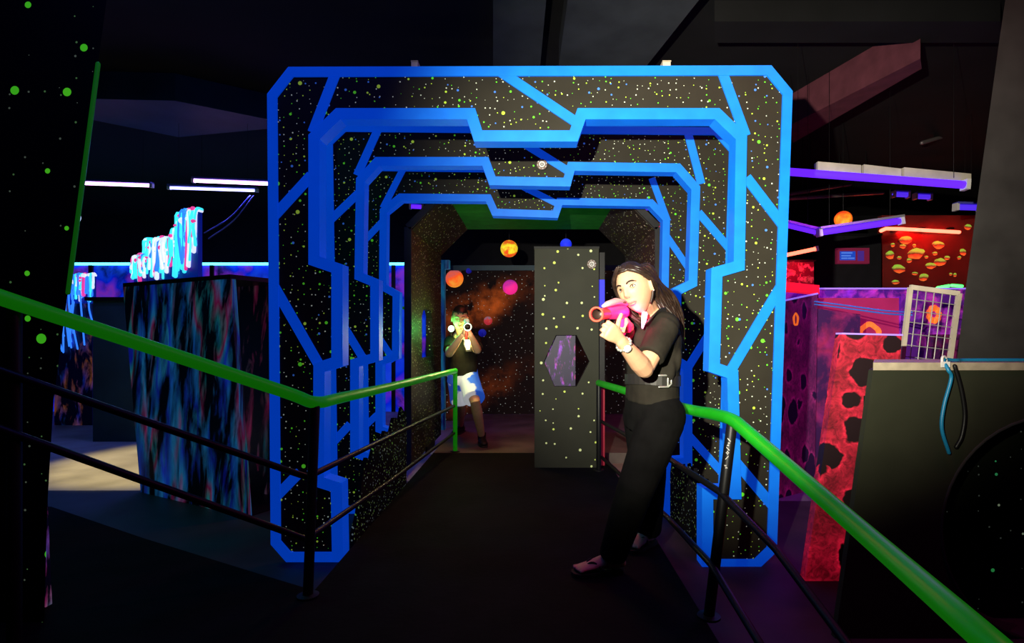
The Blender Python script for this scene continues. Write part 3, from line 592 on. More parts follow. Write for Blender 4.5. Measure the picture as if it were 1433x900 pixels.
beam('ceiling_panel', 'wide grey panel under the ceiling above the arch, right of the dark gap', [CE(800, -40, 3.4), CE(782, 92, 3.4), CE(905, 92, 3.4), CE(1010, -40, 3.4)], 3.4, 3.6, 'ceilpanel', 'panel')
M['redbeam'] = mat('red_lit_beam', (0.13, 0.035, 0.05), 0.7, var=0.2)  # red light on the beam put into its base colour
beam('ceiling_beam', 'reddish slanting beam under the ceiling right of the arch', [CE(1100, 178, 3.3), CE(1288, 82, 3.3), CE(1290, 96, 3.3), CE(1110, 200, 3.3)][::-1], 3.3, 3.6, 'redbeam')
beam('ceiling_beam', 'dark beam under the ceiling at the top right', [CE(1000, 30, 3.45), CE(1400, 30, 3.45), CE(1400, 60, 3.45), CE(1000, 60, 3.45)], 3.45, 3.6, 'ceil')
# assumed warm lamp, added hidden behind the star wall to light the concrete yellow
wl = thing('assumed_warm_lamp', 'assumed small warm ceiling lamp, added unseen over the bare concrete floor', 'lamp', (-4.05, 4.9, 3.3))
MB().lathe([(0.02, 0.3), (0.02, 0.16), (0.09, 0.10), (0.10, 0), (0.085, 0), (0.075, 0.08), (0, 0.09)], (-4.05, 4.9, 3.3), Z).put('lamp_can', 'rail', wl, smooth=True)
emat('glow_warm', (1, 0.75, 0.35), 3.0); MB().sphere((-4.05, 4.9, 3.35), 0.045).put('bulb', 'glow_warm', wl, smooth=True)
lamp('assumed_warm_light', 'SPOT', (-4.05, 4.9, 3.29), (1, 0.76, 0.22), 800, (-3.45, 5.5, 0), spot_size=math.radians(43), spot_blend=0.5, shadow_soft_size=0.05)  # added spot for the assumed lamp, makes the warm patch on the floor

# ------------------------------------------------------------------ centre background
by = 8.0
M['mural'] = None
def mural_mat():
    m, t, b = nt('space_mural'); tc = N(t, 'ShaderNodeTexCoord'); co = tc.outputs['Object']
    s = N(t, 'ShaderNodeSeparateXYZ'); L(t, co, s.inputs[0])
    n = N(t, 'ShaderNodeTexNoise', i_Scale=2.6, i_Detail=7.0, i_Roughness=0.6); L(t, co, n.inputs['Vector'])
    # orange cloud band rising to the right, as painted
    ln = N(t, 'ShaderNodeMath', operation='MULTIPLY_ADD'); L(t, s.outputs['X'], ln.inputs[0]); ln.inputs[1].default_value = -0.42; L(t, s.outputs['Z'], ln.inputs[2])
    def band(cz, wd, x0, x1):
        d = N(t, 'ShaderNodeMath', operation='SUBTRACT'); L(t, ln.outputs[0], d.inputs[0]); d.inputs[1].default_value = cz
        a = N(t, 'ShaderNodeMath', operation='ABSOLUTE'); L(t, d.outputs[0], a.inputs[0])
        mr = N(t, 'ShaderNodeMapRange', interpolation_type='SMOOTHSTEP'); L(t, a.outputs[0], mr.inputs[0]); mr.inputs[1].default_value = 0; mr.inputs[2].default_value = wd; mr.inputs[3].default_value = 1; mr.inputs[4].default_value = 0
        return mr.outputs[0]
    b1, b2 = band(1.95, 0.40, 0, 0), band(0.75, 0.35, 0, 0)
    mm = N(t, 'ShaderNodeMath', operation='MAXIMUM'); L(t, b1, mm.inputs[0]); h = N(t, 'ShaderNodeMath', operation='MULTIPLY'); L(t, b2, h.inputs[0]); h.inputs[1].default_value = 0.35; L(t, h.outputs[0], mm.inputs[1])
    rn = N(t, 'ShaderNodeValToRGB'); L(t, n.outputs['Fac'], rn.inputs[0]); rn.color_ramp.elements[0].position = 0.42; rn.color_ramp.elements[1].position = 0.66
    xm = N(t, 'ShaderNodeMapRange', interpolation_type='SMOOTHSTEP'); L(t, s.outputs['X'], xm.inputs[0]); xm.inputs[1].default_value = -0.65; xm.inputs[2].default_value = -0.15; xm.inputs[3].default_value = 1; xm.inputs[4].default_value = 0.12
    k0 = N(t, 'ShaderNodeMath', operation='MULTIPLY'); L(t, mm.outputs[0], k0.inputs[0]); L(t, xm.outputs[0], k0.inputs[1])
    k = N(t, 'ShaderNodeMath', operation='MULTIPLY'); L(t, k0.outputs[0], k.inputs[0]); L(t, rn.outputs[0], k.inputs[1])
    mx = N(t, 'ShaderNodeMix', data_type='RGBA'); L(t, k.outputs[0], mx.inputs[0]); mx.inputs[6].default_value = (0.010, 0.006, 0.006, 1); mx.inputs[7].default_value = (0.75, 0.14, 0.02, 1)
    v = N(t, 'ShaderNodeTexVoronoi', voronoi_dimensions='2D', i_Scale=13.0); cb = N(t, 'ShaderNodeCombineXYZ'); L(t, s.outputs['X'], cb.inputs[0]); L(t, s.outputs['Z'], cb.inputs[1]); L(t, cb.outputs[0], v.inputs['Vector'])
    sp = N(t, 'ShaderNodeSeparateColor'); L(t, v.outputs['Color'], sp.inputs[0])
    r_ = N(t, 'ShaderNodeMath', operation='MULTIPLY'); L(t, sp.outputs[0], r_.inputs[0]); r_.inputs[1].default_value = 0.085
    lt_ = N(t, 'ShaderNodeMath', operation='LESS_THAN'); L(t, v.outputs['Distance'], lt_.inputs[0]); L(t, r_.outputs[0], lt_.inputs[1])
    m2 = N(t, 'ShaderNodeMix', data_type='RGBA'); L(t, lt_.outputs[0], m2.inputs[0]); L(t, mx.outputs[2], m2.inputs[6]); m2.inputs[7].default_value = (0.5, 0.55, 0.5, 1)
    L(t, m2.outputs[2], b.inputs['Base Color']); L(t, m2.outputs[2], b.inputs['Emission Color']); b.inputs['Emission Strength'].default_value = 0.30; b.inputs['Roughness'].default_value = 0.9; b.inputs['Specular IOR Level'].default_value = 0.05
    return m
M['mural'] = mural_mat()
mu = thing('space_mural_wall', 'dark wall painted with an orange nebula behind the boy', 'wall panel', (0, by, 0.0))
MB().box((-1.45, by, 0), (2.6, by + 0.1, P(0, 379, by).z)).put('mural_board', 'mural', mu)
M['tealbeam'] = mat('teal_beam', (0.02, 0.06, 0.09), 0.5, var=0.3, vscale=2)
MB().box((-1.5, by - 0.05, P(0, 379, by).z), (2.6, by + 0.15, P(0, 372, by).z)).put('top_beam', 'tealbeam', mu)
def painted_planet(px, py_, r, m_, lab):      # low relief dome painted on the mural board
    c = P(px, py_, by); rr = r * by / FPX
    MB().lathe([(rr, 0), (rr * 0.96, -0.02), (rr * 0.75, -0.05), (rr * 0.4, -0.07), (0.001, -0.075)], c, Y, 28).put('painted_planet', m_, mu, smooth=True, label=lab)
M['pl_orange'] = planet_mat('orange_planet_paint', (0.9, 0.30, 0.03), (1.0, 0.10, 0.01), (0.5, 0.10, 0.10), 4.0, 0.85)
M['pl_pink'] = planet_mat('pink_planet_paint', (0.9, 0.02, 0.25), (0.8, 0.02, 0.30), (0.35, 0.02, 0.30), 4.0, 0.8)
M['pl_red'] = planet_mat('red_planet_paint', (0.6, 0.03, 0.05), (0.7, 0.05, 0.05), (0.3, 0.2, 0.25), 7.0, 0.5)
M['pl_blue'] = planet_mat('blue_planet_paint', (0.01, 0.01, 0.35), (0.01, 0.015, 0.45), (0.02, 0.03, 0.5), 6.0, 0.4)
painted_planet(636, 390, 12.5, 'pl_orange', 'orange painted planet'); painted_planet(714, 402, 10.5, 'pl_pink', 'pink painted planet')
painted_planet(683, 449, 6.0, 'pl_red', 'small red painted planet'); painted_planet(675, 466, 5.5, 'pl_blue', 'small blue painted planet'); painted_planet(656, 379, 4.0, 'pl_blue', 'tiny blue painted planet')
def ball(px, py_, y, r, m_, label):
    c = P(px, py_, y); rr = r * y / FPX; t = thing('hanging_planet', label, 'planet', c - V((0, 0, rr)), 'hanging planet balls')
    o = obj('ball', [v for v in MB().sphere(c, rr, 28, 18).v], MB().sphere(c, rr, 28, 18).f, m_, t, smooth=True)
    tube_obj('string', [c + V((0, 0, rr)), V((c.x, c.y, 3.6))], 0.003, 'rail', t, 6)
M['b_yel'] = planet_mat('yellow_red_planet', (0.9, 0.08, 0.01), (0.9, 0.85, 0.03), (0.75, 0.12, 0.01), 8.0, 0.75)
M['b_or'] = planet_mat('orange_ball', (1.0, 0.45, 0.03), (1.0, 0.22, 0.01), (0.8, 0.06, 0.01), 6.0, 0.8)
M['b_blue'] = planet_mat('blue_ball', (0.01, 0.02, 0.7), (0.01, 0.03, 0.9), (0.02, 0.05, 0.8), 8.0, 0.8)
ball(712.5, 348, 7.2, 12, 'b_yel', 'yellow and red striped ball hung above the nebula wall')
ball(792, 342, 6.8, 8, 'b_blue', 'small blue ball hung above the star panel')
ball(1180, 307, 6.2, 11.5, 'b_or', 'orange ball hung behind the violet tube lamps')
# blue upright left of the mural
up = thing('blue_upright', 'blue painted upright between the tunnel and the nebula wall', 'post', (P(618, 0, 7.2).x, 7.2, 0))
M['blueup'] = splat_mat('blue_upright_paint', (0.01, 0.03, 0.25), [(0.01, 0.10, 0.6), (0.02, 0.4, 0.6), (0.01, 0.05, 0.5)], 10, 1.6, 0.4, 0.7, 0.3)
MB().box((P(612, 0, 7.2).x, 7.2, 0), (P(622, 0, 7.2).x, 7.3, P(0, 376, 7.2).z)).put('upright_body', 'blueup', up)
MB().box((P(611, 0, 7.2).x, 7.19, P(0, 376, 7.2).z), (P(629, 0, 7.2).x, 7.31, P(0, 364, 7.2).z)).put('upright_cap', 'blueup', up)
# green framed gate seen in the gap left of the tunnel
gg = thing('green_gate', 'thin green upright gate in the gap left of the tunnel', 'gate', (P(569, 0, 7.6).x, 7.6, 0))
gx = P(569, 0, 7.6).x
tube_obj('upright', [V((gx, 7.6, 0)), V((gx, 7.6, P(0, 388, 7.6).z))], 0.016, 'greenedge', gg, 8)
tube_obj('cross_bar', [V((gx, 7.6, P(0, 431, 7.6).z)), V((P(548, 0, 7.6).x, 7.6, P(0, 431, 7.6).z))], 0.022, 'greenedge', gg, 8)
# red sign in the gap right of the tunnel
rs = thing('red_light_sign', 'small red sign with two round lights over a bar', 'sign', P(914, 333, 6.6))
emat('glow_signred', (1.0, 0.01, 0.05), 0.5, (0.02, 0.02, 0.03)); emat('glow_signbar', (1.0, 0.03, 0.01), 0.8, (0.02, 0.02, 0.03))
M['signback'] = mat('dark_red_board', (0.12, 0.005, 0.012), 0.5)
MB().box(P(901, 335, 6.62), P(930, 308, 6.66)).put('sign_board', 'signback', rs)
for px in (908, 920.5):
    MB().lathe([(0, -0.02), (0.022, -0.018), (0.033, 0.0), (0.034, 0.02)], P(px, 315.5, 6.6), Y).put('round_light', 'glow_signred', rs, smooth=True)
for i in range(6): MB().box(P(905 + i * 2.7, 328, 6.60), P(906.6 + i * 2.7, 323, 6.62)).put('light_segment', 'glow_signred', rs)
MB().box(P(903, 332.5, 6.60), P(921, 329.5, 6.62)).put('light_bar', 'glow_signbar', rs)
tube_obj('sign_rod', [P(914, 308, 6.64), V((P(914, 308, 6.64).x, 6.64, 3.6))], 0.006, 'rail', rs, 6)

# ------------------------------------------------------------------ right scenery
# grey box in the right foreground with a round opening
gy = 2.2
bx = thing('grey_box', 'large dark grey box with a round opening in the right foreground', 'box', (2.2, gy, 0))
lf = P(1222, 507, gy).x; lb = P(1186, 720, gy).x; zt_b = 1.10
cc = (P(1478, 0, gy).x, P(0, 742, gy).z); cr_ = 158 * gy / FPX
circ = [(cc[0] + cr_ * math.cos(a), cc[1] + cr_ * math.sin(a)) for a in [2 * math.pi * i / 48 for i in range(48)]]
zc = 0.0
MB().prism([[(lb - 0.05, 0.0), (lf, zt_b - 0.03), (3.0, zt_b - 0.03), (3.0, 0.0)], circ], (0, gy, 0), X, Z, V((0, 0.03, 0))).put('front_board', 'grey', bx)
MB().prism([[(lf - 0.004, 0), (3.0, 0), (3.0, 0.34), (lf + 0.21, 0.34)]], (0, gy - 0.006, zt_b - 0.03), X, Y, V((0, 0, 0.03))).put('top_board', 'ply', bx)
MB().add([(lb - 0.05, gy + 0.03, 0), (lf, gy + 0.03, zt_b - 0.03), (lf + 0.21, gy + 0.33, zt_b - 0.03), (lb + 0.15, gy + 0.33, 0), (lb - 0.02, gy + 0.03, 0), (lf + 0.03, gy + 0.03, zt_b - 0.03), (lf + 0.24, gy + 0.33, zt_b - 0.03), (lb + 0.18, gy + 0.33, 0)],
         [(0, 1, 2, 3), (7, 6, 5, 4), (0, 4, 5, 1), (1, 5, 6, 2), (2, 6, 7, 3), (3, 7, 4, 0)]).put('side_board', 'grey', bx)
M['holestar'] = star_mat('opening_stars', (0.006, 0.008, 0.004), [(9, 0.0065, 0.30, [(0.03, 0.34, 0.08), (0.03, 0.30, 0.10), (0.25, 0.32, 0.2)]), (22, 0.003, 0.15, [(0.05, 0.06, 0.05)])], 0.4, rough=0.8)
MB().box((lb + 0.17, gy + 0.16, 0), (3.0, gy + 0.18, 0.95)).put('inner_board', 'holestar', bx)
MB().lathe([(cr_, 0), (cr_ + 0.012, -0.004), (cr_ + 0.012, 0.03), (cr_ - 0.012, 0.10), (cr_ - 0.012, 0.12)], (cc[0], gy, cc[1]), Y, 48).put('opening_rim', 'pillar', bx, smooth=True)
# cables on the box
cz = zt_b + 0.008
tube_obj('blue_cable', smoothpath([V((2.6, gy + 0.03, cz)), P(1400, 508, gy) * V((1, 0, 0)) + V((0, gy + 0.06, cz)), P(1345, 508, gy) * V((1, 0, 0)) + V((0, gy + 0.03, cz)), P(1322, 503, gy) * V((1, 0, 0)) + V((0, gy + 0.004, cz + 0.002)), P(1327, 518, gy - 0.024), P(1331, 530, gy - 0.02), P(1321, 568, gy - 0.02), P(1318, 600, gy - 0.02), P(1328, 634, gy - 0.014)], 8), 0.0068, 'bluecable', label='blue cable lying on the grey box and hanging down its front', cat='cable')
tube_obj('black_cable', smoothpath([P(1336, 512, gy - 0.012), P(1345, 545, gy - 0.012), P(1350, 580, gy - 0.012), P(1346, 610, gy - 0.012), P(1338, 626, gy - 0.010)], 8), 0.0075, 'blackcable', label='black cable looping down the front of the grey box', cat='cable')
c = P(1323, 505, gy - 0.012); cp = thing('cable_clip', 'white clip holding the blue cable on the box edge', 'clip', V((c.x, c.y, zt_b)))
MB().box((c.x - 0.016, gy - 0.016, zt_b - 0.018), (c.x + 0.016, gy - 0.008, zt_b + 0.004)).put('clip_body', 'white', cp)
MB().tube(smoothpath([V((c.x - 0.012, gy - 0.010, zt_b)), V((c.x - 0.006, gy - 0.004, zt_b + 0.020)), V((c.x + 0.012, gy + 0.006, zt_b + 0.022)), V((c.x + 0.020, gy + 0.01, zt_b + 0.004))], 5), 0.005, 8).put('clip_loop', 'white', cp, smooth=True)
# leaning grey pillar at the right edge
qy = 2.75; pl = [P(1338, 512, qy), P(1352, 400, qy), P(1372, 250, qy), P(1398, 60, qy), P(1420, -90, qy)]
pp = thing('grey_pillar', 'broad dark grey leaning pillar at the right edge', 'pillar', (3.0, qy, 0))
o2 = [(P(1300, 0, qy).x, 0.0)] + [(p.x, min(p.z, 3.6)) for p in pl] + [(4.1, min(pl[-1].z, 3.6)), (3.9, 0.0)]
MB().prism([o2], (0, qy, 0), X, Z, V((0.30, 0.35, 0))).put('pillar_body', 'pillar', pp)
MB().box((P(1296, 0, qy).x, qy - 0.02, 0), (3.95, qy + 0.05, 0.08)).put('pillar_plinth', 'rail', pp)
# wire mesh cage between box and pillar
wy = 3.3; wa, wb = P(1274, 402, wy), P(1342, 411, wy - 0.05); la, lb2 = P(1262, 505, wy), P(1328, 512, wy)
wm = thing('wire_mesh_panel', 'galvanised wire mesh panel between the grey box and pillar', 'mesh panel', ((wa.x + wb.x) / 2, wy, 0))
def ext(p, q, z): f = (z - p.z) / (q.z - p.z); return p.lerp(q, f)
fa, fb = ext(wa, la, 0.0), ext(wb, lb2, 0.0)
fa.z = fb.z = 0.0
MB().obox(wa, fa, V((0.012, 0, 0)), V((0, 0.010, 0))).put('frame_bar', 'beige', wm); MB().obox(wb, fb, V((0.012, 0, 0)), V((0, 0.010, 0))).put('frame_bar', 'beige', wm)
MB().obox(wa, wb, V((0, 0, 0.014)), V((0, 0.010, 0))).put('frame_bar', 'beige', wm)
for i in range(1, 6):
    tube_obj('wire', [wa.lerp(wb, i / 6), fa.lerp(fb, i / 6)], 0.0034, 'wire', wm, 6)
for i in range(1, 22):
    f = i / 22.0; tube_obj('wire', [wa.lerp(fa, f), wb.lerp(fb, f)], 0.003, 'wire', wm, 6)
# moon-painted partitions
M['craterred'] = crater_mat('red_lit_crater_paint', (0.60, 0.025, 0.05), (0.012, 0.003, 0.005), 0.55, 5.0, 2.0, emit=(0.9, 0.01, 0.05))  # red lamp light put into the board's base colour and glow
M['craterpur'] = crater_mat('purple_crater_paint', (0.45, 0.05, 0.26), (0.03, 0.01, 0.07), 0.20, 3.6, 7.0, emit=(0.6, 0.01, 0.22))
M['purple'] = splat_mat('purple_wall_paint', (0.05, 0.008, 0.09), [(0.30, 0.02, 0.25), (0.5, 0.02, 0.10), (0.2, 0.02, 0.4)], 5, 4, 0.45, 0.75, 0.22)
M['redwall'] = mat('red_lit_wall', (0.30, 0.02, 0.07), 0.6, emit=(0.16, 0.004, 0.035), es=0.9, var=0.4, vscale=2)  # red light falling on this wall put into colour and glow
M['violetwall'] = splat_mat('violet_wall_paint', (0.10, 0.012, 0.26), [(0.30, 0.03, 0.75), (0.75, 0.05, 0.5), (0.2, 0.02, 0.6)], 6, 5, 0.45, 0.66, 0.34, 4.4)
M['uvedge'] = mat('uv_violet_edge', (0.3, 0.2, 0.6), 0.5, emit=(0.35, 0.2, 1.0), es=0.7)
ky = 2.72; tlc, trc = P(1177, 468, ky), P(1262, 470, ky)
kp = thing('crater_panel', 'red panel painted with black moon craters behind the grey box', 'panel', ((tlc.x + trc.x) / 2, ky, 0))
MB().prism([[(P(1126, 0, ky).x, 0), (tlc.x, tlc.z), (trc.x, trc.z), (P(1240, 0, ky).x, 0)]], (0, ky, 0), X, Z, V((0, 0.05, 0))).put('painted_board', 'craterred', kp)
MB().obox(tlc + V((0, 0.02, 0.004)), trc + V((0, 0.02, 0.004)), V((0, 0.028, 0)), V((0, 0, 0.004))).put('top_edge', 'uvedge', kp)
uy = 4.1; up2 = thing('purple_partition', 'purple painted partition with crescent craters beside the nearest arch', 'partition', (P(1125, 0, uy).x, uy, 0))
ua, ub = P(1088, 424, uy), P(1144, 412, uy + 0.3)
slab((V((P(1080, 0, uy).x, uy, 0)), V((P(1140, 0, uy + .3).x, uy + 0.3, 0))), (ua, ub), Y, 0.05).put('painted_board', 'craterpur', up2)
slab((V((P(1141, 0, uy + .3).x, uy + 0.3, 0)), V((P(1200, 0, uy + .3).x, uy + 0.3, 0))), (P(1145, 432, uy + .3), P(1204, 440, uy + .3)), Y, 0.05).put('side_board', 'purple', up2)
MB().obox(ua + V((0, 0.02, 0.006)), ub + V((0, 0.02, 0.006)), V((0, 0.03, 0)), V((0, 0, 0.006))).put('top_edge', 'uvedge', up2)
M['ringpaint'] = mat('uv_orange_ring', (0.9, 0.2, 0.03), 0.5, emit=(1.0, 0.16, 0.02), es=0.75, var=0.5, vscale=30)
def ringpaint(c, rx, rz, w_, parent, a0=0, a1=6.283, name='painted_ring'):
    n = 28; full = abs(a1 - a0) > 6.2; o_ = []; i_ = []
    for k in range(n + (0 if full else 1)):
        a = a0 + (a1 - a0) * k / n; wob = 1 + 0.05 * math.sin(5 * a)
        o_.append((rx * wob * math.cos(a), rz * wob * math.sin(a))); i_.append(((rx - w_) * wob * math.cos(a), (rz - w_) * wob * math.sin(a)))
    m_ = MB().prism([o_, i_] if full else [o_ + i_[::-1]], c, X, Z, V((0, 0.006, 0)))
    return m_.put(name, 'ringpaint', parent)
ringpaint(P(1114, 447, uy + 0.10), 0.022, 0.050, 0.014, up2)
ry = 5.0; rw = thing('red_partition', 'plain red-purple partition with an orange ring behind the crater panel', 'partition', (P(1205, 0, ry).x, ry, 0))
MB().box((P(1147, 0, ry).x, ry, 0), (P(1258, 0, ry).x, ry + 0.06, P(0, 417, ry).z)).put('painted_board', 'redwall', rw)
MB().box((P(1258, 0, ry).x, ry - 0.03, 0), (P(1268, 0, ry).x, ry + 0.09, P(0, 415, ry).z)).put('corner_post', 'violetwall', rw)
ringpaint(P(1217, 468, ry - 0.008), 0.105, 0.11, 0.045, rw, 0.0, 3.3)
vy = 5.7; vw = thing('violet_low_wall', 'low violet painted wall with splashes behind the red partition', 'wall panel', (P(1240, 0, vy).x, vy, 0))
MB().box((P(1090, 0, vy).x, vy, 0), (P(1420, 0, vy).x, vy + 0.08, P(0, 405, vy).z)).put('painted_board', 'violetwall', vw)
MB().box((P(1090, 0, vy).x, vy - 0.02, P(0, 405, vy).z), (P(1420, 0, vy).x, vy + 0.1, P(0, 403, vy).z)).put('top_edge', 'uvedge', vw)
oy = 4.4; ow = thing('violet_panel', 'violet panel with an orange rosette seen through the wire mesh', 'panel', (P(1305, 0, oy).x, oy, 0))
MB().box((P(1268, 0, oy).x, oy, 0), (P(1390, 0, oy).x, oy + 0.06, P(0, 411, oy).z)).put('painted_board', 'violetwall', ow)
MB().box((P(1266, 0, oy).x, oy - 0.3, 0), (P(1392, 0, oy).x, oy - 0.24, P(0, 468, oy - .3).z)).put('low_board', 'purple', ow)
for i in range(9):
    a = i * 0.698; MB().sphere(P(1307 + 7 * math.cos(a), 440 + 9 * math.sin(a), oy - 0.005), (0.024, 0.012, 0.026), 10, 6).put('painted_petal', 'ringpaint', ow, smooth=True)
# thin blue cords strung across
M['bluecord'] = mat('blue_cord', (0.03, 0.15, 0.5), 0.5, emit=(0.02, 0.10, 0.5), es=0.35)
for i, (ya, yb, lab) in enumerate(((427, 437, 'upper thin blue cord strung in front of the red partition'), (431, 441, 'lower thin blue cord strung in front of the red partition'))):
    tube_obj('hanging_cable', smoothpath([P(1140, ya - 5, 4.36), P(1180, ya, 4.1), P(1240, (ya + yb) / 2 + 3, 3.7), P(1276, yb, 3.32)], 6), 0.005, 'bluecord', label=lab, cat='cable', group='blue cords in front of the red partition')
# red padded bar
rb = thing('red_bar', 'red glowing padded bar above the purple partition', 'bar', P(1123, 411, 5.2))
M['redpad'] = mat('red_pad', (0.8, 0.02, 0.02), 0.5, emit=(1.0, 0.01, 0.02), es=0.75)
ra, rbp = P(1092, 401, 5.2), P(1142, 406, 5.2)
MB().obox(ra, rbp, V((0, 0.06, 0)), V((0, 0, 0.040))).put('pad', 'redpad', rb)
for q in (ra, rbp): tube_obj('bar_leg', [V((q.x, q.y, 0)), q], 0.02, 'rail', rb, 8)
pm = thing('pink_mural_panel', 'dim pink scribbled panel below the slanting red tube', 'panel', P(1115, 400, 6.4))
MB().box((P(1085, 0, 6.7).x, 6.7, 0), (P(1139, 0, 6.7).x, 6.76, P(0, 366, 6.7).z)).put('painted_board', splat_mat('pink_scribble', (0.10, 0.01, 0.03), [(0.5, 0.05, 0.15), (0.3, 0.1, 0.08)], 16, 14, 0.5, 0.6, 0.25), pm)
MB().box((P(1083, 0, 6.7).x, 6.68, P(0, 366, 6.7).z), (P(1141, 0, 6.7).x, 6.78, P(0, 364, 6.7).z)).put('top_edge', 'rail', pm)
# black back wall with screen, asteroid mural and neon
ay = 8.0
aw = thing('asteroid_mural_wall', 'dark back wall painted with orange and green asteroids', 'wall panel', (P(1290, 0, ay).x, ay, 0))
M['darkred'] = mat('dark_red_wall', (0.15, 0.015, 0.012), 0.6, var=0.3, vscale=2)
MB().box((P(1234, 0, ay).x, ay, 0), (P(1460, 0, ay).x, ay + 0.1, 2.95)).put('mural_board', 'darkred', aw)
def ast_mat():
    m, t, b = nt('asteroid_paint'); tc = N(t, 'ShaderNodeTexCoord')
    s = N(t, 'ShaderNodeSeparateXYZ'); L(t, tc.outputs['Generated'], s.inputs[0])
    n = N(t, 'ShaderNodeTexNoise', i_Scale=11.0, i_Detail=4.0); L(t, tc.outputs['Object'], n.inputs['Vector'])
    a = N(t, 'ShaderNodeMath', operation='MULTIPLY_ADD'); L(t, n.outputs['Fac'], a.inputs[0]); a.inputs[1].default_value = 0.5; L(t, s.outputs['Z'], a.inputs[2])
    r_ = N(t, 'ShaderNodeValToRGB'); L(t, a.outputs[0], r_.inputs[0]); el = r_.color_ramp.elements
    el[0].position = 0.25; el[0].color = (1.0, 0.22, 0.03, 1); el[1].position = 1.05; el[1].color = (0.25, 0.6, 0.05, 1)
    e_ = el.new(0.72); e_.color = (0.10, 0.02, 0.01, 1); e_ = el.new(0.55); e_.color = (0.75, 0.07, 0.02, 1); e_ = el.new(0.93); e_.color = (0.35, 0.45, 0.06, 1)
    L(t, r_.outputs[0], b.inputs['Base Color']); L(t, r_.outputs[0], b.inputs['Emission Color']); b.inputs['Emission Strength'].default_value = 0.6
    return m
M['asteroid'] = ast_mat()
ra_ = random.Random(12)
for px, py_, rw_, rh, tilt in ((1267, 336, 9, 6, 0), (1263, 345, 4.5, 3, 0), (1281, 355, 12, 8, 14), (1313, 343, 8.5, 5.5, -5), (1245, 357, 6, 6, 25), (1257, 376, 9.5, 6, -8), (1272, 365, 3.6, 3.4, 0), (1302, 372, 7, 4.5, 0), (1315, 367, 8.5, 5.5, 8), (1325, 361, 3.6, 3, 0), (1292, 388, 6.5, 5, 20), (1253, 395, 5.5, 3, 0), (1280, 383, 4, 2.4, 0), (1258, 361, 3.4, 2.2, 0), (1308, 355, 3.4, 2.6, 0), (1354, 318, 5, 4, 0), (1249, 343, 2.8, 2.8, 0), (1279, 344, 2.4, 2.4, 0), (1342, 361, 2.4, 2.4, 0), (1296, 360, 2.6, 2, 0), (1347, 353, 4, 5, 30), (1330, 384, 2, 2, 0), (1336, 385, 2, 2.6, 0)):
    k = ay / FPX; c = P(px, py_, ay); ct, st = math.cos(math.radians(tilt)), math.sin(math.radians(tilt)); pts = []
    for i in range(14):
        a = 2 * math.pi * i / 14; f = 1 + ra_.uniform(-0.12, 0.10)
        x_, z_ = rw_ * k * math.cos(a) * f, rh * k * math.sin(a) * f * (1 - 0.25 * abs(math.cos(a)) ** 3); pts.append((x_ * ct - z_ * st, x_ * st + z_ * ct))
    MB().prism([pts], c, X, Z, V((0, -0.012, 0))).put('painted_asteroid', 'asteroid', aw)
nt_ = thing('red_neon_tube', 'long red neon tube on top of the asteroid wall', 'lamp', P(1286, 323, ay - 0.1), 'red neon tubes')
tube_obj('glow_tube', [P(1233, 323, ay - 0.08), P(1240, 320, ay - 0.08), P(1262, 320.5, ay - 0.08), P(1342, 325, ay - 0.08)], 0.026, 'glow_redhot', nt_, 10)
for px in (1250, 1290, 1330): MB().box(P(px - 1, 324, ay - 0.06), P(px + 1, 319, ay)).put('bracket', 'rail', nt_)
lamp('red_neon_light', 'AREA', P(1286, 322, ay - 0.14), (1, 0.01, 0.01), 10, P(1286, 345, ay), shape='RECTANGLE', size=1.1, size_y=0.05)
gt = thing('green_neon_tube', 'short green neon strip above the wire mesh', 'lamp', P(1325, 404, 6.0), 'green neon strips')
for a, b in (((1312, 403), (1328, 400)), ((1332, 399.5), (1346, 400.5))): tube_obj('glow_tube', [P(a[0], a[1], 6.0), P(b[0], b[1], 6.0)], 0.018, 'glow_green', gt, 8)
for px in (1320, 1339): tube_obj('strip_stand', [P(px, 401, 6.03), V((P(px, 401, 6.03).x, 6.03, 0.0))], 0.01, 'rail', gt, 6)
bk = thing('black_back_wall', 'black back wall carrying the small blue screen', 'wall panel', (P(1180, 0, 7.6).x, 7.6, 0))
MB().box((P(1142, 0, 7.6).x, 7.6, 0), (P(1233, 0, 7.6).x, 7.7, P(0, 330, 7.6).z)).put('wall_board', 'black', bk)
MB().box((P(1141, 0, 7.6).x, 7.58, P(0, 330, 7.6).z), (P(1234, 0, 7.6).x, 7.72, P(0, 327, 7.6).z)).put('top_edge', 'rail', bk)
sc = thing('wall_screen', 'small blue screen in a dull red frame on the black wall', 'screen', P(1191, 369, 7.56))
M['scrframe'] = mat('dull_red_frame', (0.25, 0.02, 0.06), 0.5, emit=(0.12, 0.005, 0.03), es=0.5)
emat('glow_screen', (0.01, 0.10, 0.85), 0.55, (0.02, 0.02, 0.03)); emat('glow_screen2', (0.10, 0.25, 0.9), 0.8, (0.02, 0.02, 0.03)); emat('glow_screen3', (0.10, 0.03, 0.4), 0.5, (0.02, 0.02, 0.03))
MB().box(P(1172, 369, 7.54), P(1213, 348, 7.6)).put('screen_frame', 'scrframe', sc)
MB().box(P(1176, 364, 7.525), P(1196, 352, 7.545)).put('screen_glass', 'glow_screen', sc)
MB().box(P(1201, 365, 7.525), P(1208, 351.5, 7.545)).put('side_display', 'glow_screen3', sc)
for i, (xa_, xb_, yy) in enumerate(((1178, 1192, 354), (1178, 1190, 358), (1178, 1185, 361.5), (1187, 1195, 361.5))):
    MB().box(P(xa_, yy + 0.8, 7.515), P(xb_, yy - 0.8, 7.53)).put('screen_line', 'glow_screen2', sc)
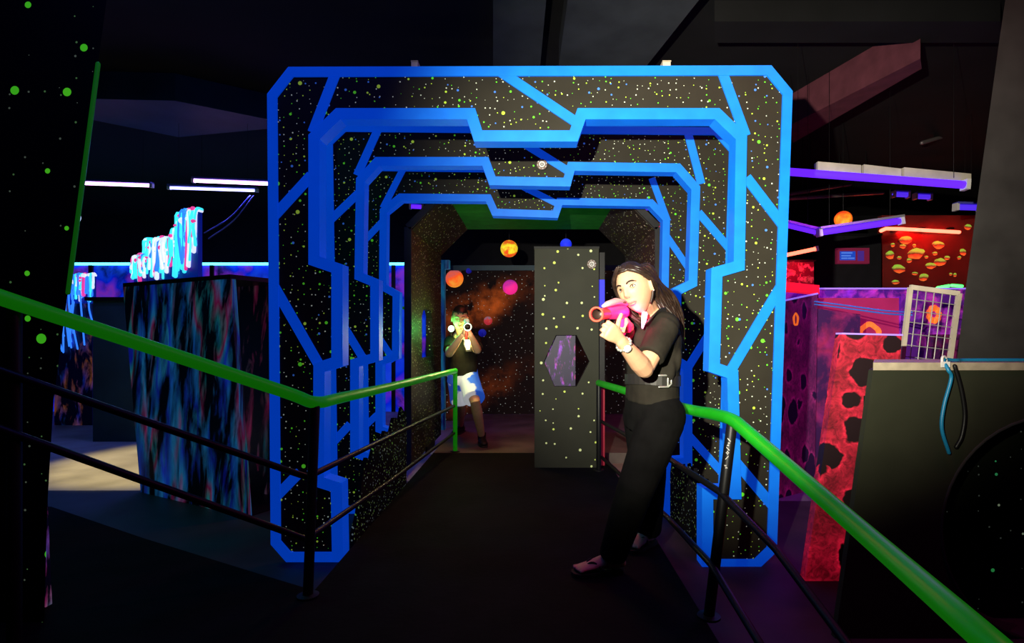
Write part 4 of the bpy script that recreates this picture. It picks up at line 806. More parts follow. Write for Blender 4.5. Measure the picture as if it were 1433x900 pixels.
# red and blue reflecting conduits under the right ceiling
M['conduit'] = mat('grey_conduit', (0.3, 0.25, 0.25), 0.35, metal=0.5)
for i, (a, b, lab) in enumerate((((1104, 272), (1190, 258), 'ceiling conduit nearest the arch on the right'), ((1104, 278), (1235, 270), 'long ceiling conduit over the red tube'), ((1290, 200), (1365, 178), 'short ceiling conduit near the right pillar top'))):
    q, q2 = P(a[0], a[1], 6.4), P(b[0], b[1], 7.4); tt = thing('ceiling_conduit', lab, 'conduit', (q + q2) / 2, 'conduits under the right ceiling')
    tube_obj('pipe', [q, q2], 0.022, 'conduit', tt, 8)
    for f in (0.2, 0.8): k_ = q.lerp(q2, f); tube_obj('hanger_wire', [k_, V((k_.x, k_.y, 3.6))], 0.004, 'rail', tt, 6)

# ------------------------------------------------------------------ people
M['skin'] = mat('skin', (0.60, 0.34, 0.20), 0.55, var=0.06, vscale=30, spec=0.3)
M['skin2'] = mat('tanned_skin', (0.52, 0.31, 0.18), 0.55, var=0.06, vscale=30, spec=0.3)
M['hair'] = mat('dark_brown_hair', (0.022, 0.012, 0.008), 0.40, spec=0.45, var=0.5, vscale=60)
M['hair2'] = mat('black_hair', (0.008, 0.007, 0.006), 0.5, spec=0.35)
M['tee'] = mat('black_tshirt', (0.018, 0.016, 0.012), 0.9, spec=0.10, var=0.25, vscale=14, bump=0.25, bscale=18)
M['pants'] = mat('black_trousers', (0.005, 0.005, 0.005), 0.95, spec=0.05, var=0.3, vscale=10, bump=0.3, bscale=14)
M['strap'] = mat('black_webbing', (0.016, 0.015, 0.013), 0.5, spec=0.4)
M['eyewhite'] = mat('eye_white', (0.75, 0.72, 0.68), 0.25); M['iris'] = mat('dark_iris', (0.02, 0.010, 0.006), 0.15)
M['lip'] = mat('lips', (0.55, 0.16, 0.14), 0.4); M['brow'] = mat('brow_hair', (0.020, 0.011, 0.007), 0.6)
def remesh(o, vox, smooth_it=4, fac=0.5):
    a = o.modifiers.new('remesh', 'REMESH'); a.mode = 'VOXEL'; a.voxel_size = vox; a.use_smooth_shade = True
    if smooth_it: b = o.modifiers.new('smooth', 'SMOOTH'); b.factor = fac; b.iterations = smooth_it
    return o
def frame(Fv, Uv):
    Fv = V(Fv).normalized(); Uv = V(Uv); Uv = (Uv - Fv * Uv.dot(Fv)).normalized(); return Fv, Uv, Uv.cross(Fv)   # forward, up, her left
def head_local(a, f, u, female=True):
    x, y, z = 0.074 * a, 0.096 * f, 0.114 * u
    t = max(0.0, -u); x *= 1 - (0.34 if female else 0.26) * t ** 1.6
    if f > 0: y *= 1 - 0.10 * t
    if f < 0 and u < -0.2: y *= 1 - 0.55 * min(1, (-u - 0.2) / 0.6)
    if f > 0:
        g = lambda cx, cz, sx, sz: math.exp(-((abs(x) - cx) / sx) ** 2 - ((z - cz) / sz) ** 2)
        nz = 0.0
        if -0.042 < z < 0.018:
            nz = (0.018 - z) / 0.046 if z > -0.028 else max(0, (z + 0.042) / 0.014)
        y += 0.022 * nz * math.exp(-(x / 0.0095) ** 2) + 0.007 * g(0.011, -0.029, 0.006, 0.008)
        y += -0.011 * g(0.031, 0.007, 0.017, 0.011) + 0.005 * g(0.028, 0.027, 0.024, 0.008)
        y += 0.006 * g(0, -0.057, 0.019, 0.0055) + 0.007 * g(0, -0.068, 0.016, 0.006) - 0.003 * g(0, -0.0625, 0.02, 0.0025) - 0.003 * g(0, -0.080, 0.02, 0.007)
        y += 0.009 * g(0, -0.100, 0.018, 0.013) + 0.004 * g(0.042, -0.025, 0.018, 0.018)
    return x, y, z
def face_y(x, z, female=True):
    a = x / 0.074; u = z / 0.114
    if u < 0: a = x / (0.074 * (1 - (0.34 if female else 0.26) * (-u) ** 1.6))
    f = math.sqrt(max(0.02, 1 - a * a - u * u)); return head_local(a, f, u, female)[1]
def head_parts(mb, c, Fv, Uv, Sv, sc, female=True):
    n, r = 120, 90; vs = []; fs = []
    for i in range(r + 1):
        th = math.pi * (i + 0.05) / (r + 0.1)
        for j in range(n):
            ph = 2 * math.pi * j / n; a, f, u = math.sin(th) * math.cos(ph), math.sin(th) * math.sin(ph), math.cos(th)
            x, y, z = head_local(a, f, u, female); vs.append(c + (Sv * x + Fv * y + Uv * z) * sc)
    for i in range(r):
        for j in range(n): k = (j + 1) % n; fs.append((i * n + j, i * n + k, (i + 1) * n + k, (i + 1) * n + j))
    fs.append(tuple(range(n))); fs.append(tuple(r * n + j for j in range(n))[::-1]); mb.add(vs, fs)
    for s in (-1, 1):   # ears
        e = c + (Sv * s * 0.073 - Fv * 0.008 - Uv * 0.008) * sc
        ax = ((Sv * s + Fv * -0.35).normalized(), (Fv + Sv * s * 0.35).normalized(), Uv)
        mb.sphere(e, (0.006 * sc, 0.014 * sc, 0.028 * sc), 14, 10, ax); mb.tube(smoothpath([e + (ax[1] * (0.017 * math.cos(q)) + Uv * 0.03 * math.sin(q) + ax[0] * 0.005) * sc for q in (-1.2, -0.2, 0.9, 1.8, 2.6, 3.4)], 4), 0.0045 * sc, 7)
def face_details(parent, c, Fv, Uv, Sv, sc, female=True, fine=True):
    at = lambda x, z, d=0.0: c + (Sv * x + Fv * (face_y(x, z, female) + d) + Uv * z) * sc
    for s in (-1, 1):
        ey = at(s * 0.031, 0.006, -0.0085)
        e = MB().sphere(ey, 0.0118 * sc, 18, 12).put('eye', 'eyewhite', parent, smooth=True)
        MB().sphere(ey + Fv * 0.0075 * sc, (0.0062 * sc, 0.0048 * sc, 0.0062 * sc), 14, 8, (Sv, Fv, Uv)).put('iris', 'iris', e, smooth=True)
        if fine:
            MB().tube(smoothpath([at(s * 0.0205, 0.004, 0.001), at(s * 0.027, 0.0115, 0.0035), at(s * 0.035, 0.0115, 0.0035), at(s * 0.043, 0.005, 0.0015)], 5), [0.0008 * sc, *[0.0020 * sc] * 14, 0.0008 * sc], 6).put('lashes', 'brow', e, smooth=True)
            MB().tube(smoothpath([at(s * 0.0200, 0.004, 0.0), at(s * 0.031, -0.003, 0.002), at(s * 0.042, 0.004, 0.0)], 5), 0.0009 * sc, 6).put('lower_lashes', 'brow', e, smooth=True)
        MB().tube(smoothpath([at(s * 0.013, 0.022, 0.001), at(s * 0.024, 0.0275, 0.002), at(s * 0.037, 0.0285, 0.0015), at(s * 0.050, 0.0215, 0.0005)], 5), [(0.0015 * sc, 0.0022 * sc)] + [(0.0020 * sc, 0.0036 * sc)] * 12 + [(0.0012 * sc, 0.002 * sc)] * 3, 8, Fv).put('eyebrow', 'brow', parent, smooth=True)
    q = [at(-0.0215, -0.0622, 0.0), at(-0.011, -0.0585, 0.0008), at(0, -0.0600, 0.001), at(0.011, -0.0585, 0.0008), at(0.0215, -0.0622, 0.0)]
    MB().tube(smoothpath(q, 4), [(0.001 * sc, 0.0012 * sc)] + [(0.0022 * sc, 0.0036 * sc)] * 15 + [(0.001 * sc, 0.0012 * sc)], 8, Fv).put('upper_lip', 'lip', parent, smooth=True)
    q = [at(-0.019, -0.0632, 0.0), at(-0.010, -0.0675, 0.0008), at(0, -0.0685, 0.001), at(0.010, -0.0675, 0.0008), at(0.019, -0.0632, 0.0)]
    MB().tube(smoothpath(q, 4), [(0.001 * sc, 0.0012 * sc)] + [(0.0024 * sc, 0.0042 * sc)] * 15 + [(0.001 * sc, 0.0012 * sc)], 8, Fv).put('lower_lip', 'lip', parent, smooth=True)
    for s in (-1, 1): MB().sphere(at(s * 0.0065, -0.0365, -0.002), (0.003 * sc, 0.002 * sc, 0.0018 * sc), 8, 6, (Sv, Fv, Uv)).put('nostril', 'iris', parent, smooth=True)
def hand(mb, wr, d, n, s, curl, thumb, sc=1.0):
    """wrist point, direction to the knuckles, palm-side normal, thumb side; curl angles of the three joints; thumb points given in (d, s, n)"""
    d = V(d).normalized(); n = V(n); n = (n - d * n.dot(d)).normalized(); s = V(s); s = (s - d * s.dot(d) - n * s.dot(n)).normalized()
    W_ = lambda a, b, c_: wr + (d * a + s * b + n * c_) * sc
    mb.tube([W_(-0.012, 0, 0), W_(0.014, 0.002, 0), W_(0.045, 0.002, 0.001), W_(0.078, 0, 0.002)], [(0.026 * sc, 0.019 * sc), (0.031 * sc, 0.017 * sc), (0.039 * sc, 0.0155 * sc), (0.039 * sc, 0.012 * sc)], 16, s)
    for i, (b, ln, r) in enumerate(((0.030, 0.074, 0.0088), (0.010, 0.082, 0.0090), (-0.011, 0.076, 0.0086), (-0.030, 0.060, 0.0076))):
        p = W_(0.074 - abs(i - 1) * 0.004, b, 0.0); pts = [p - d * 0.012 * sc, p]; a = 0.0; rr = [r * 1.05 * sc, r * 1.08 * sc]
        for j, fr in enumerate((0.46, 0.30, 0.24)):
            a += math.radians(curl[i][j] if isinstance(curl[0], (list, tuple)) else curl[j]); p = p + (d * math.cos(a) + n * math.sin(a) + s * (1 - i) * 0.03) * ln * fr * sc; pts.append(p); rr.append(r * (1, 0.93, 0.80)[j] * sc)
        mb.tube(pts, rr, 10)
    mb.tube([W_(0.012, 0.014, 0.006)] + [W_(*q) for q in thumb], [0.015 * sc, 0.0125 * sc, 0.0105 * sc, 0.0088 * sc][:len(thumb) + 1], 10)
M['gun_bore'] = mat('dark_bore', (0.030, 0.014, 0.010), 0.6)
def tagger(label, muzzle, rear, up_, cols, sc, group, grip_dir=None):
    """laser-tag pistol: flared barrel ring, glowing body, curved top shell, grip, fore-grip"""
    ax = (muzzle - rear).normalized(); u = V(up_); u = (u - ax * u.dot(ax)).normalized(); s = u.cross(ax); ln = (muzzle - rear).length
    t = thing('laser_tagger', label, 'toy gun', rear - u * 0.12 * sc, group); Q = lambda a, b, c_: rear + ax * a + u * b * sc + s * c_ * sc
    bl_ = 0.15 * sc
    MB().lathe([(0.026 * sc, -bl_), (0.030 * sc, -bl_ * 0.9), (0.030 * sc, -bl_ * 0.25), (0.036 * sc, -bl_ * 0.12), (0.037 * sc, 0), (0.030 * sc, 0.001), (0.029 * sc, -bl_ * 0.06)], muzzle, ax, 28).put('barrel', cols['barrel'], t, smooth=True)
    MB().lathe([(0.0305 * sc, -0.002), (0.028 * sc, -bl_ * 0.10), (0.026 * sc, -bl_ * 0.6), (0.001, -bl_ * 0.6)], muzzle, ax, 28).put('bore', 'gun_bore', t, smooth=True)
    rg = MB().lathe([(0.034 * sc, 0.006 * sc), (0.038 * sc, 0.004 * sc), (0.0395 * sc, 0.0), (0.038 * sc, -0.008 * sc), (0.031 * sc, -0.004 * sc), (0.031 * sc, 0.004 * sc), (0.034 * sc, 0.006 * sc)], muzzle, ax, 28).put('muzzle_ring', cols['ring'], t, smooth=True)
    MB().sphere(muzzle - ax * 0.05 * sc + s * 0.008 * sc, 0.009 * sc, 12, 8).put('lens', cols['lens'], t, smooth=True)
    bd = MB().tube([Q(ln * 0.02, -0.004, 0), Q(ln * 0.12, 0.0, 0), Q(ln * 0.4, 0.002, 0), Q(ln - bl_ * 0.9, 0, 0)], [(0.030 * sc, 0.020 * sc), (0.040 * sc, 0.026 * sc), (0.040 * sc, 0.027 * sc), (0.030 * sc, 0.026 * sc)], 18, u)
    bd.put('body', cols['body'], t, smooth=True)
    sh = MB().tube([Q(ln * 0.0, 0.040, 0), Q(ln * 0.16, 0.056, 0), Q(ln * 0.42, 0.062, 0), Q(ln * 0.66, 0.050, 0), Q(ln * 0.80, 0.040, 0)], [(0.008 * sc, 0.012 * sc), (0.016 * sc, 0.022 * sc), (0.019 * sc, 0.026 * sc), (0.016 * sc, 0.022 * sc), (0.008 * sc, 0.012 * sc)], 16, u).put('top_shell', cols['shell'], t, smooth=True)
    MB().obox(Q(ln * 0.2, 0.056, 0.0225), Q(ln * 0.3, 0.058, 0.0235), s * 0.004 * sc, u * 0.006 * sc).put('slot', cols['slot'], sh)
    MB().obox(Q(ln * 0.2, 0.056, -0.0225), Q(ln * 0.3, 0.058, -0.0235), s * 0.004 * sc, u * 0.006 * sc).put('slot', cols['slot'], sh)
    MB().tube([Q(ln * 0.20, -0.02, 0), Q(ln * 0.13, -0.075, 0), Q(ln * 0.07, -0.125, 0)], [(0.022 * sc, 0.015 * sc), (0.021 * sc, 0.015 * sc), (0.023 * sc, 0.016 * sc)], 14, ax).put('grip', cols['body'], t, smooth=True)
    MB().tube([Q(ln * 0.66, -0.02, 0), Q(ln * 0.67, -0.06, 0), Q(ln * 0.67, -0.115, 0)], [(0.018 * sc, 0.014 * sc), (0.017 * sc, 0.014 * sc), (0.018 * sc, 0.015 * sc)], 14, ax).put('fore_grip', cols['slot'], t, smooth=True)
    MB().tube(smoothpath([Q(ln * 0.42, -0.034, 0), Q(ln * 0.40, -0.068, 0), Q(ln * 0.28, -0.072, 0), Q(ln * 0.22, -0.05, 0)], 4), 0.004 * sc, 7).put('trigger_guard', cols['slot'], t, smooth=True)
    return t

# ---- the woman
em_pos = P(901, 448, 2.47)
Fw, Uw, Sw = frame((-0.60, -0.79, -0.12), (-0.36, 0.0, 0.93))
hc = P(889, 404, 2.50)
hs = 1.0
LS, LE, LW = P(931, 456, 2.50), P(902, 517, 2.38), P(868, 476, 2.24)
RS, RE, RW = P(893, 452, 2.78), P(898, 512, 2.84), P(880, 462, 2.58)
Sv_ = (LS - RS); Sv_.z = 0; Sv_.normalize()
girl = thing('person', 'woman in black with long dark hair aiming a red and pink toy gun', 'person', V((0.5, 2.7, 0.1)))
b = MB(); head_parts(b, hc, Fw, Uw, Sw, hs)
nb_ = P(914, 440, 2.62)
b.tube([hc - Uw * 0.06 - Fw * 0.025, hc.lerp(nb_, 0.62) - Uw * 0.015, nb_ - V((0, 0, 0.03))], [(0.050, 0.052), (0.048, 0.050), (0.060, 0.056)], 16, Sv_)
tors = [(P(912, 590, 2.68), .135, .105), (P(913, 530, 2.66), .115, .095), (P(915, 480, 2.64), .135, .110), (P(915, 455, 2.62), .145, .085), (P(913, 441, 2.60), .07, .06)]
b.tube([q[0] for q in tors], [(q[1], q[2]) for q in tors], 20, Sv_)
for a_, e_, w_ in ((LS, LE, LW), (RS, RE, RW)):
    b.tube([a_, a_.lerp(e_, 0.5), a_.lerp(e_, 0.93)], [0.050, 0.046, 0.039], 14)
    b.tube([e_, e_.lerp(w_, 0.25), e_.lerp(w_, 0.6), w_], [0.040, 0.042, 0.034, (0.027, 0.022)], 14)
LH, LK, LA = P(926, 588, 2.60), P(890, 682, 2.50), P(857, 776, 2.60)
RH, RK, RA = P(903, 588, 2.76), P(908, 668, 2.76), P(908, 744, 2.95)
LA.z = RA.z = 0.185
for a_, k_, n_ in ((LH, LK, LA), (RH, RK, RA)):
    b.tube([a_, a_.lerp(k_, 0.5), k_, k_.lerp(n_, 0.3), n_], [0.085, 0.070, 0.055, 0.056, 0.036], 14)
def bare_foot(mb, ank, toe, sc=1.0):
    f = V((toe.x - ank.x, toe.y - ank.y, 0)); ln = f.length; f.normalize(); s_ = Z.cross(f); g0 = 0.121
    at = lambda a, h, c_=0: V((ank.x, ank.y, g0)) + f * a + Z * h + s_ * c_
    mb.tube([at(-0.045, 0.024), at(-0.01, 0.036), at(0.05, 0.034), at(0.10, 0.022), at(ln - 0.03, 0.013)], [(0.024, 0.022), (0.031, 0.036), (0.034, 0.030), (0.040, 0.020), (0.042, 0.012)], 16, s_)
    mb.tube([ank, at(-0.012, 0.03)], [0.034, 0.032], 12)
    for i in range(5): 
        c_ = (i - 2) * 0.0165; mb.tube([at(ln - 0.035, 0.011, c_), at(ln - 0.004 - abs(i - (3.4 if s_.y > 0 else 0.6)) * 0.006, 0.009, c_)], [0.009, 0.0085], 8)
    return f, s_, at, ln
LT, RT = V((P(803, 803, 2.60).x, 2.57, 0.1)), V((P(877, 763, 2.93).x, 2.84, 0.1))
lfoot = bare_foot(b, LA, LT); rfoot = bare_foot(b, RA, RT)
mz, rr_ = P(834.5, 440, 2.15), P(877, 436, 2.48); gax = (mz - rr_).normalized()
dl = (P(846, 458, 2.17) - LW).normalized()
gs = Z.cross(gax).normalized()           # to the image right of the gun seen along its axis
hand(b, LW + dl * 0.008, dl, V((-0.35, 0.9, 0.25)), Z, [(62, 62, 40), (58, 66, 42), (60, 66, 42), (64, 66, 40)], [(0.040, 0.036, 0.010), (0.056, 0.064, 0.012), (0.060, 0.090, 0.016)], 0.92)
gc = rr_ + gax * 0.05 - Z * 0.055
dr = (gc - RW).normalized()
hand(b, gc - dr * 0.075 + V((0.016, 0, 0)), dr, V((-0.8, -0.5, 0.0)), Z, [(40, 55, 40), (60, 65, 40), (62, 65, 40), (64, 62, 40)], [(0.035, 0.034, 0.012), (0.065, 0.044, 0.018), (0.092, 0.046, 0.024)], 0.90)
b.tube([RW, gc - dr * 0.07 + V((0.016, 0, 0))], [(0.026, 0.022), (0.025, 0.021)], 12)
remesh(b.put('body', 'skin', girl, smooth=True), 0.0036, 3)
face_details(girl, hc, Fw, Uw, Sw, hs)
# hair: cap plus long locks
hb = MB(); n, r_n = 64, 40; idx = {}; vs = []; fs = []
for i in range(r_n + 1):
    th = math.pi * (i + 0.05) / (r_n + 0.1)
    for j in range(n):
        ph = 2 * math.pi * j / n; a, f, u = math.sin(th) * math.cos(ph), math.sin(th) * math.sin(ph), math.cos(th)
        x, y, z = head_local(a, min(f, 0.999), u); 
        if f > 0: x, y, z = 0.074 * a, 0.096 * f, 0.114 * u
        k = 1.09 + 0.012 * math.sin(ph * 14 + 6 * u); keep = (u > 0.60 + 0.10 * max(0, -a)) or (f < 0.30 - 0.45 * max(0, -u + 0.1) and u > -0.75 and not (u < 0.2 and f > -0.05 and a > 0.5)) 
        idx[(i, j)] = (len(vs), keep); vs.append(hc + (Sw * x + Fw * y + Uw * z) * k * hs)
for i in range(r_n):
    for j in range(n):
        q = [idx[(i, j)], idx[(i, (j + 1) % n)], idx[(i + 1, (j + 1) % n)], idx[(i + 1, j)]]
        if all(x[1] for x in q): fs.append(tuple(x[0] for x in q))
hp = MB(); hp.add(vs, fs); ho = hp.put('hair_cap', 'hair', girl, smooth=True)
md = ho.modifiers.new('thick', 'SOLIDIFY'); md.thickness = 0.008; md.offset = -0.5
H = lambda s_, f_, u_: hc + (Sw * s_ + Fw * f_ + Uw * u_) * hs
rh = random.Random(21); locks = MB()
for i in range(64):      # near side and back: swept behind the ear, down behind the shoulder
    f = i / 63.0; j = lambda m_: rh.uniform(-m_, m_)
    st = H(-0.012 + j(.006), 0.070 - 0.12 * f + j(.006), 0.108 - 0.035 * abs(f - 0.35) + j(.003))
    m1 = H(0.058 + 0.016 * f + j(.005), 0.050 - 0.10 * f + j(.006), 0.066 + 0.01 * f + j(.006))
    m2 = H(0.082 - 0.010 * f + j(.006), -0.022 - 0.075 * f + j(.006), 0.000 - 0.01 * f + j(.01))
    e1 = P(917 + 22 * f + j(4), 418 - 6 * f + j(3), 2.53 + 0.06 * f + j(.012)); e2 = P(938 + 14 * f + j(5), 446 + j(4), 2.53 + 0.10 * f + j(.01)); e3 = P(948 + 7 * f + j(5), 468 + 22 * rh.random(), 2.56 + 0.12 * f + j(.01))
    locks.tube(smoothpath([st, m1, m2, e1, e2, e3], 5), [0.004] + [0.0085] * 17 + [0.007] * 5 + [0.005, 0.004, 0.0025], 7)
for i in range(34):      # far side: falls beside the cheek
    f = i / 33.0; j = lambda m_: rh.uniform(-m_, m_)
    st = H(-0.010 + j(.006), 0.074 - 0.10 * f + j(.006), 0.107 + j(.003))
    m1 = H(-0.062 - 0.014 * f + j(.004), 0.058 - 0.09 * f + j(.006), 0.060 + j(.008))
    m2 = H(-0.084 + j(.004), 0.022 - 0.06 * f + j(.006), -0.01 + j(.01))
    m3 = H(-0.078 + j(.006), 0.00 - 0.05 * f + j(.006), -0.085 + j(.01)); m4 = H(-0.045 + j(.01), -0.03 - 0.04 * f, -0.155 + j(.015))
    locks.tube(smoothpath([st, m1, m2, m3, m4], 5), [0.004] + [0.0080] * 14 + [0.0065] * 3 + [0.005, 0.004, 0.0025], 7)
locks.put('hair_locks', 'hair', girl, smooth=True, kind='stuff')
MB().sphere(H(0.080, -0.004, -0.036), 0.004, 10, 8).put('earring', 'steel', girl, smooth=True)
# T-shirt
ts = MB(); tt = [(P(912, 560, 2.67), .150, .122), (P(913, 530, 2.66), .142, .118), (P(915, 498, 2.645), .146, .124), (P(915, 472, 2.63), .156, .122), (P(915, 456, 2.62), .158, .098), (P(913.5, 446, 2.615), .105, .078), (P(913.5, 441, 2.61), .070, .066)]
ts.tube([q[0] for q in tt], [(q[1], q[2]) for q in tt], 24, Sv_, flat=True)
for a_, e_ in ((LS, LE), (RS, RE)): ts.tube([a_ - V((0, 0, 0.004)), a_.lerp(e_, 0.35), a_.lerp(e_, 0.72)], [0.066, 0.064, (0.063, 0.060)], 18, flat=True)
for a_ in (LS, RS): ts.sphere(a_.lerp(V((tt[3][0].x, tt[3][0].y, a_.z)), 0.12), (0.072, 0.072, 0.066), 16, 10)
# soft folds
for fx, fy, fz, rr2 in ((938, 470, 2.50, .030), (944, 500, 2.55, .034), (936, 515, 2.53, .032), (895, 480, 2.56, .030)): ts.sphere(P(fx, fy, fz), (rr2, rr2, rr2 * 2.2), 12, 8)
remesh(ts.put('t_shirt', 'tee', girl, smooth=True), 0.007, 5)
# trousers
tr_ = MB(); tr_.tube([P(912, 598, 2.68), P(912, 575, 2.675), P(912, 549, 2.67)], [(.158, .128), (.156, .126), (.143, .118)], 24, Sv_, flat=True)
for a_ in (LH, RH): tr_.sphere(a_ + V((0, 0, 0.02)), 0.112, 18, 12)
for a_, k_, n_ in ((LH, LK, LA), (RH, RK, RA)):
    h_ = n_ + V((0, 0, -0.008)); tr_.tube([a_, a_.lerp(k_, 0.5), k_, k_.lerp(n_, 0.5), h_], [0.108, 0.098, 0.084, 0.076, (0.066, 0.062)], 18, flat=True)
remesh(tr_.put('trousers', 'pants', girl, smooth=True), 0.008, 5)
# vest webbing: waist belt with buckle, shoulder strap, glowing chest light
wc = P(913, 530, 2.66); ring = []
for k in range(33):
    a = 2 * math.pi * k / 32; ring.append(wc + Sv_ * 0.150 * math.cos(a) + Sv_.cross(Z) * 0.126 * math.sin(a) + V((0, 0, 0.006 * math.sin(a * 2))))
MB().tube(ring, (0.004, 0.024), 8, Sv_.cross(Z) * 0.001 + Z * 0.0 + Sv_ * 0.001 if False else None, cap=False).put('waist_belt', 'strap', girl, smooth=True) if False else None
bm_ = MB(); 
for k in range(32):
    p, q = ring[k], ring[k + 1]; out = (p - wc); out.z = 0; out.normalize(); out2 = (q - wc); out2.z = 0; out2.normalize()
    bm_.add([p - Z * 0.024, q - Z * 0.024, q + Z * 0.024, p + Z * 0.024, p - Z * 0.024 - out * 0.006, q - Z * 0.024 - out2 * 0.006, q + Z * 0.024 - out2 * 0.006, p + Z * 0.024 - out * 0.006], [(0, 1, 2, 3), (7, 6, 5, 4), (3, 2, 6, 7), (0, 4, 5, 1)])
bm_.put('waist_belt', 'strap', girl)
bc = wc + Sv_ * 0.155 + V((-0.012, 0.0, 0.0)); bt = V((-Sv_.y, Sv_.x, 0)); bt = bt if bt.x > 0 else -bt
bkl = MB(); hw, hh = 0.030, 0.026
for a_, b_ in (((-hw, hh), (hw * 0.5, hh)), ((-hw, -hh), (hw * 0.5, -hh)), ((hw * 0.5, hh), (hw, hh * 0.5)), ((hw, hh * 0.5), (hw, -hh * 0.5)), ((hw, -hh * 0.5), (hw * 0.5, -hh)), ((hw * 0.45, hh), (hw * 0.45, -hh))):
    bkl.tube([bc + bt * a_[0] + Z * a_[1], bc + bt * b_[0] + Z * b_[1]], 0.0042, 8)
bo = bkl.put('belt_buckle', 'steel', girl, smooth=True, label='silver buckle')
for q in (-0.5, 0, 0.5): MB().sphere(bc + bt * hw * 0.75 + Z * hh * q * 0.9, 0.0045, 8, 6).put('buckle_stud', 'strap', bo, smooth=True)
stp = smoothpath([P(905, 452, 2.45), P(917, 440, 2.475), P(930, 436, 2.52), P(942, 442, 2.58), P(950, 458, 2.62), P(954, 490, 2.64)], 6)
MB().tube(stp, (0.005, 0.020), 10, Sv_.cross(Z)).put('shoulder_strap', 'strap', girl, smooth=True)
emat('glow_vest', (1.0, 0.25, 0.55), 6.0, (0.9, 0.6, 0.7))
vl = MB().tube([em_pos + V((0.004, 0, 0.028)), em_pos, em_pos - V((0.006, 0, 0.034))], [(0.013, 0.010), (0.011, 0.010), (0.004, 0.006)], 12, X).put('vest_light', 'glow_vest', girl, smooth=True, label='glowing pink vest light')
lamp('vest_glow', 'POINT', em_pos + V((-0.035, -0.04, 0.03)), (1, 0.0, 0.16), 1.3, shadow_soft_size=0.03)
lamp('vest_glow_low', 'POINT', em_pos + V((-0.05, -0.03, -0.05)), (1, 0.0, 0.16), 0.35, shadow_soft_size=0.03)
# watch
wd = (LW - LE).normalized(); wc2 = LE.lerp(LW, 0.86)
wt = MB()
for k in range(14):
    a = 2 * math.pi * k / 14; u1 = wd.orthogonal().normalized(); u2 = wd.cross(u1)
    wt.sphere(wc2 + (u1 * math.cos(a) + u2 * math.sin(a)) * 0.0300, (0.0068, 0.0068, 0.0068), 10, 7)
wo = wt.put('watch', 'steel', girl, smooth=True, label='silver wrist watch')
tc_ = (V((0, 0, CH)) - wc2).normalized(); tc_ = (tc_ - wd * tc_.dot(wd)).normalized()
MB().lathe([(0, 0.007), (0.013, 0.007), (0.016, 0.004), (0.016, -0.006), (0, -0.006)], wc2 + tc_ * 0.033, tc_, 20).put('watch_face', 'white', wo, smooth=True)
# flip-flops
M['sole'] = mat('black_rubber', (0.010, 0.009, 0.008), 0.7)
for ft in (lfoot, rfoot):
    f, s_, at, ln = ft; o_ = [(-0.055, 0.0), (-0.045, 0.026), (0.0, 0.034), (0.06, 0.034), (0.11, 0.044), (ln - 0.02, 0.044), (ln + 0.008, 0.025), (ln + 0.014, 0), (ln + 0.008, -0.025), (ln - 0.02, -0.044), (0.11, -0.044), (0.06, -0.034), (0.0, -0.034), (-0.045, -0.026)]
    sl = MB().prism([o_], at(0, -0.019), f, s_, V((0, 0, 0.018))).put('sandal_sole', 'sole', girl)
    for sd in (-1, 1): MB().tube(smoothpath([at(ln - 0.05, 0.020, 0.0), at(ln - 0.085, 0.042, 0.022 * sd), at(0.05, 0.006, 0.040 * sd)], 5), 0.0055, 8).put('sandal_strap', 'sole', sl, smooth=True)
emat('gun_red', (1.0, 0.02, 0.03), 0.55, (0.8, 0.03, 0.03)); emat('gun_pink', (1.0, 0.02, 0.22), 0.55, (0.9, 0.05, 0.3)); emat('gun_shell', (1.0, 0.25, 0.35), 0.25, (0.9, 0.45, 0.45))
emat('gun_ring', (1.0, 0.05, 0.03), 0.8, (0.9, 0.1, 0.06)); M['gun_dark'] = mat('gun_dark', (0.03, 0.012, 0.012), 0.4); M['gun_lens'] = mat('gun_lens', (0.2, 0.2, 0.18), 0.1, spec=0.8)
tagger('red and pink toy laser gun held by the woman', mz, rr_, (0.12, 0, 1), dict(barrel='gun_red', ring='gun_ring', lens='gun_lens', body='gun_pink', shell='gun_shell', slot='gun_dark'), 0.76, 'toy laser guns')

# ---- the boy
boy = thing('person', 'boy in black shirt and white-blue shorts aiming a green-lit toy gun', 'person', V((-0.7, 5.8, 0.1)))
Fb, Ub, Sb = frame((0.16, -0.97, -0.16), (0.06, 0, 1)); bh = P(643.5, 445.5, 5.46)
b = MB(); head_parts(b, bh, Fb, Ub, Sb, 1.0, False)
bn = P(646.5, 469, 5.62); b.tube([bh - Ub * 0.07 - Fb * 0.02, bn], [0.050, 0.056], 14)
S2 = V((1, 0.1, 0)).normalized()
b.tube([P(648, 528, 5.72), P(647, 500, 5.68), P(647, 480, 5.64), P(647, 471, 5.62)], [(.125, .095), (.12, .09), (.15, .10), (.10, .07)], 18, S2)
bRS, bRE, bRW = P(631, 478, 5.62), P(628.5, 495, 5.36), P(646.5, 469, 5.22)
bLS, bLE, bLW = P(664, 478, 5.60), P(668, 490, 5.36), P(658.5, 468.5, 5.20)
for a_, e_, w_ in ((bRS, bRE, bRW), (bLS, bLE, bLW)):
    b.tube([a_, a_.lerp(e_, 0.5), e_], [0.052, 0.046, 0.040], 12); b.tube([e_, e_.lerp(w_, 0.3), w_], [0.040, 0.040, (0.027, 0.023)], 12)
bRH, bRK, bRA = P(640, 530, 5.76), P(645, 566, 5.92), V((P(645, 590, 6.45).x, 6.40, 0.185))
bLH, bLK, bLA = P(656, 530, 5.70), P(665, 563, 5.44), V((P(674, 612, 5.68).x, 5.70, 0.185))
